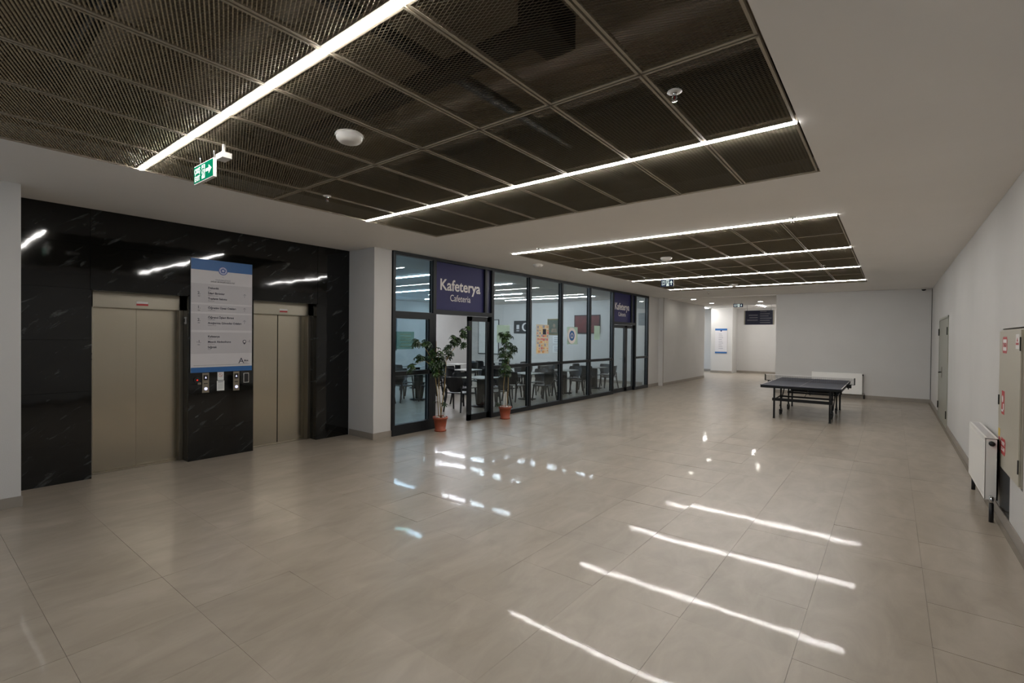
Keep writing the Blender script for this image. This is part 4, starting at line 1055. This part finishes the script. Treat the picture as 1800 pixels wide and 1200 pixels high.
# ------------------------------------------------------------------ steel double door, hose cabinet
d5 = structure('door_5', (R, 14.2, 0))
q = MB(); a, c, zt = 13.08, 15.38, 2.32
q.box((R - .015, a, 0), (R + .15, a + .05, zt)); q.box((R - .015, c - .05, 0), (R + .15, c, zt)); q.box((R - .015, a, zt - .05), (R + .15, c, zt)); obj('door_frame', q, DOORG, d5, bevel=.003)
for y0, y1 in ((a + .052, 14.33), (14.334, c - .052)):
    q = MB(); q.box((R - .008, y0, .01), (R + .045, y1, zt - .052)); obj('door_leaf', q, DOORG, d5, bevel=.003)
q = MB(); q.box((R - .016, 14.45, .98), (R - .008, 14.53, 1.22)); hp = obj('handle_plate', q, STEEL2, d5)
q = MB(); q.tube([(R - .016, 14.49, 1.1), (R - .06, 14.49, 1.1), (R - .065, 14.33, 1.1)], .012, 8); obj('lever', q, BLACKM, hp)
for yy in (a + .052, c - .052):
    for zz in (.3, 2.0):
        q = MB(); q.tube([(R - .02, yy, zz - .08), (R - .02, yy, zz + .08)], .011, 8); obj('hinge', q, BLACKM, d5)

t = thing('fire_hose_cabinet', 'cream fire hose cabinet with red stickers on the right wall', 'cabinet', (R, 6.47, .53))
y0, y1, z0, z1 = 5.95, 7.0, .54, 1.915
q = MB(); q.box((R - .012, y0, z0), (R + .14, y1, z1)); obj('body', q, CAB, t, bevel=.002)
q = MB(); q.box((R - .026, y0 + .012, z0 + .012), (R - .0125, y1 - .012, z1 - .012)); dr = obj('door', q, CAB, t, bevel=.003)
q = MB(); q.box((R - .034, y1 - .055, 1.16), (R - .026, y1 - .03, 1.26)); obj('latch', q, BLACKM, dr)
for zz in (.66, 1.72):
    q = MB(); q.box((R - .032, y0 + .005, zz), (R - .026, y0 + .02, zz + .12)); obj('hinge', q, DUCT, dr)
xs = R - .026
def sticker(name, yc, zc, w, h, m, kids=None, poly=None):
    q = MB()
    if poly: q.prism(poly, (xs, yc, zc), (0, -1, 0), (0, 0, 1), .001)
    else: plate(q, '-x', (xs, yc, zc), w, h, .001)
    return obj(name, q, m, dr)
s = sticker('round_label', 6.70, 1.765, .24, .16, RED, poly=[(-.12, -.05), (-.10, -.08), (.10, -.08), (.12, -.05), (.12, .05), (.10, .08), (-.10, .08), (-.12, .05)])
q = MB(); plate(q, '-x', (xs - .001, 6.70, 1.765), .18, .11, .0006); obj('label_ground', q, WHITE, s)
text('YANGIN', .06, (xs - .0018, 6.70 + .08, 1.745), '-x', RED, s, 'LEFT', .16, .001)
s = sticker('hose_pictogram', 6.74, 1.20, .15, .23, RED)
q = MB(); disc(q, '-x', (xs - .001, 6.755, 1.235), .035, .001, 0, 14); plate(q, '-x', (xs - .001, 6.71, 1.16), .05, .06, .001); plate(q, '-x', (xs - .001, 6.76, 1.12), .09, .02, .001); obj('white_reel', q, WHITE, s)
s = sticker('fire_hose_label', 6.70, .775, .26, .16, RED, poly=[(-.13, .0), (-.09, -.08), (.10, -.08), (.13, -.05), (.13, .05), (.10, .08), (-.09, .08)])
text('YANGIN', .055, (xs - .0014, 6.70 + .085, .785), '-x', WHITE, s, 'LEFT', .17, .001); text('DOLABI', .055, (xs - .0014, 6.70 + .085, .73), '-x', WHITE, s, 'LEFT', .17, .001)
s = sticker('small_red_label', 6.90, .765, .09, .15, RED)
q = MB(); plate(q, '-x', (xs - .001, 6.90, .765), .04, .10, .0006); obj('label_ground', q, WHITE, s)
sticker('yellow_label', 6.92, .885, .10, .08, YEL)
s = sticker('corner_label', 6.10, 1.80, .14, .13, WHITE)
q = MB(); plate(q, '-x', (xs - .001, 6.10, 1.78), .12, .02, .0006); q.prism([(-.03, .02), (.03, .02), (0, .055)], (xs - .0012, 6.10, 1.78), (0, -1, 0), (0, 0, 1), .0006); obj('red_print', q, RED, s)
# recess below cabinet with heating pipes
t = thing('pipe_manifold', 'dark pipe recess with a small brass tap behind the near radiator', 'manifold', (R + .05, 6.75, .07))
q = MB(); q.box((R + .14, 6.5, .07), (R + .165, 7.0, .53)); obj('back_plate', q, DARKBACK, t)
q = MB(); q.tube([(R + .08, 6.62, .08), (R + .08, 6.62, .52)], .02, 8); q.tube([(R + .08, 6.80, .08), (R + .08, 6.80, .52)], .02, 8); obj('pipes', q, BLACK, t)
q = MB(); q.tube([(R + .08, 6.62, .25), (R + .03, 6.62, .25)], .012, 8); q.tube([(R + .03, 6.60, .25), (R + .03, 6.68, .27)], .008, 8); obj('tap', q, CHROME, t)
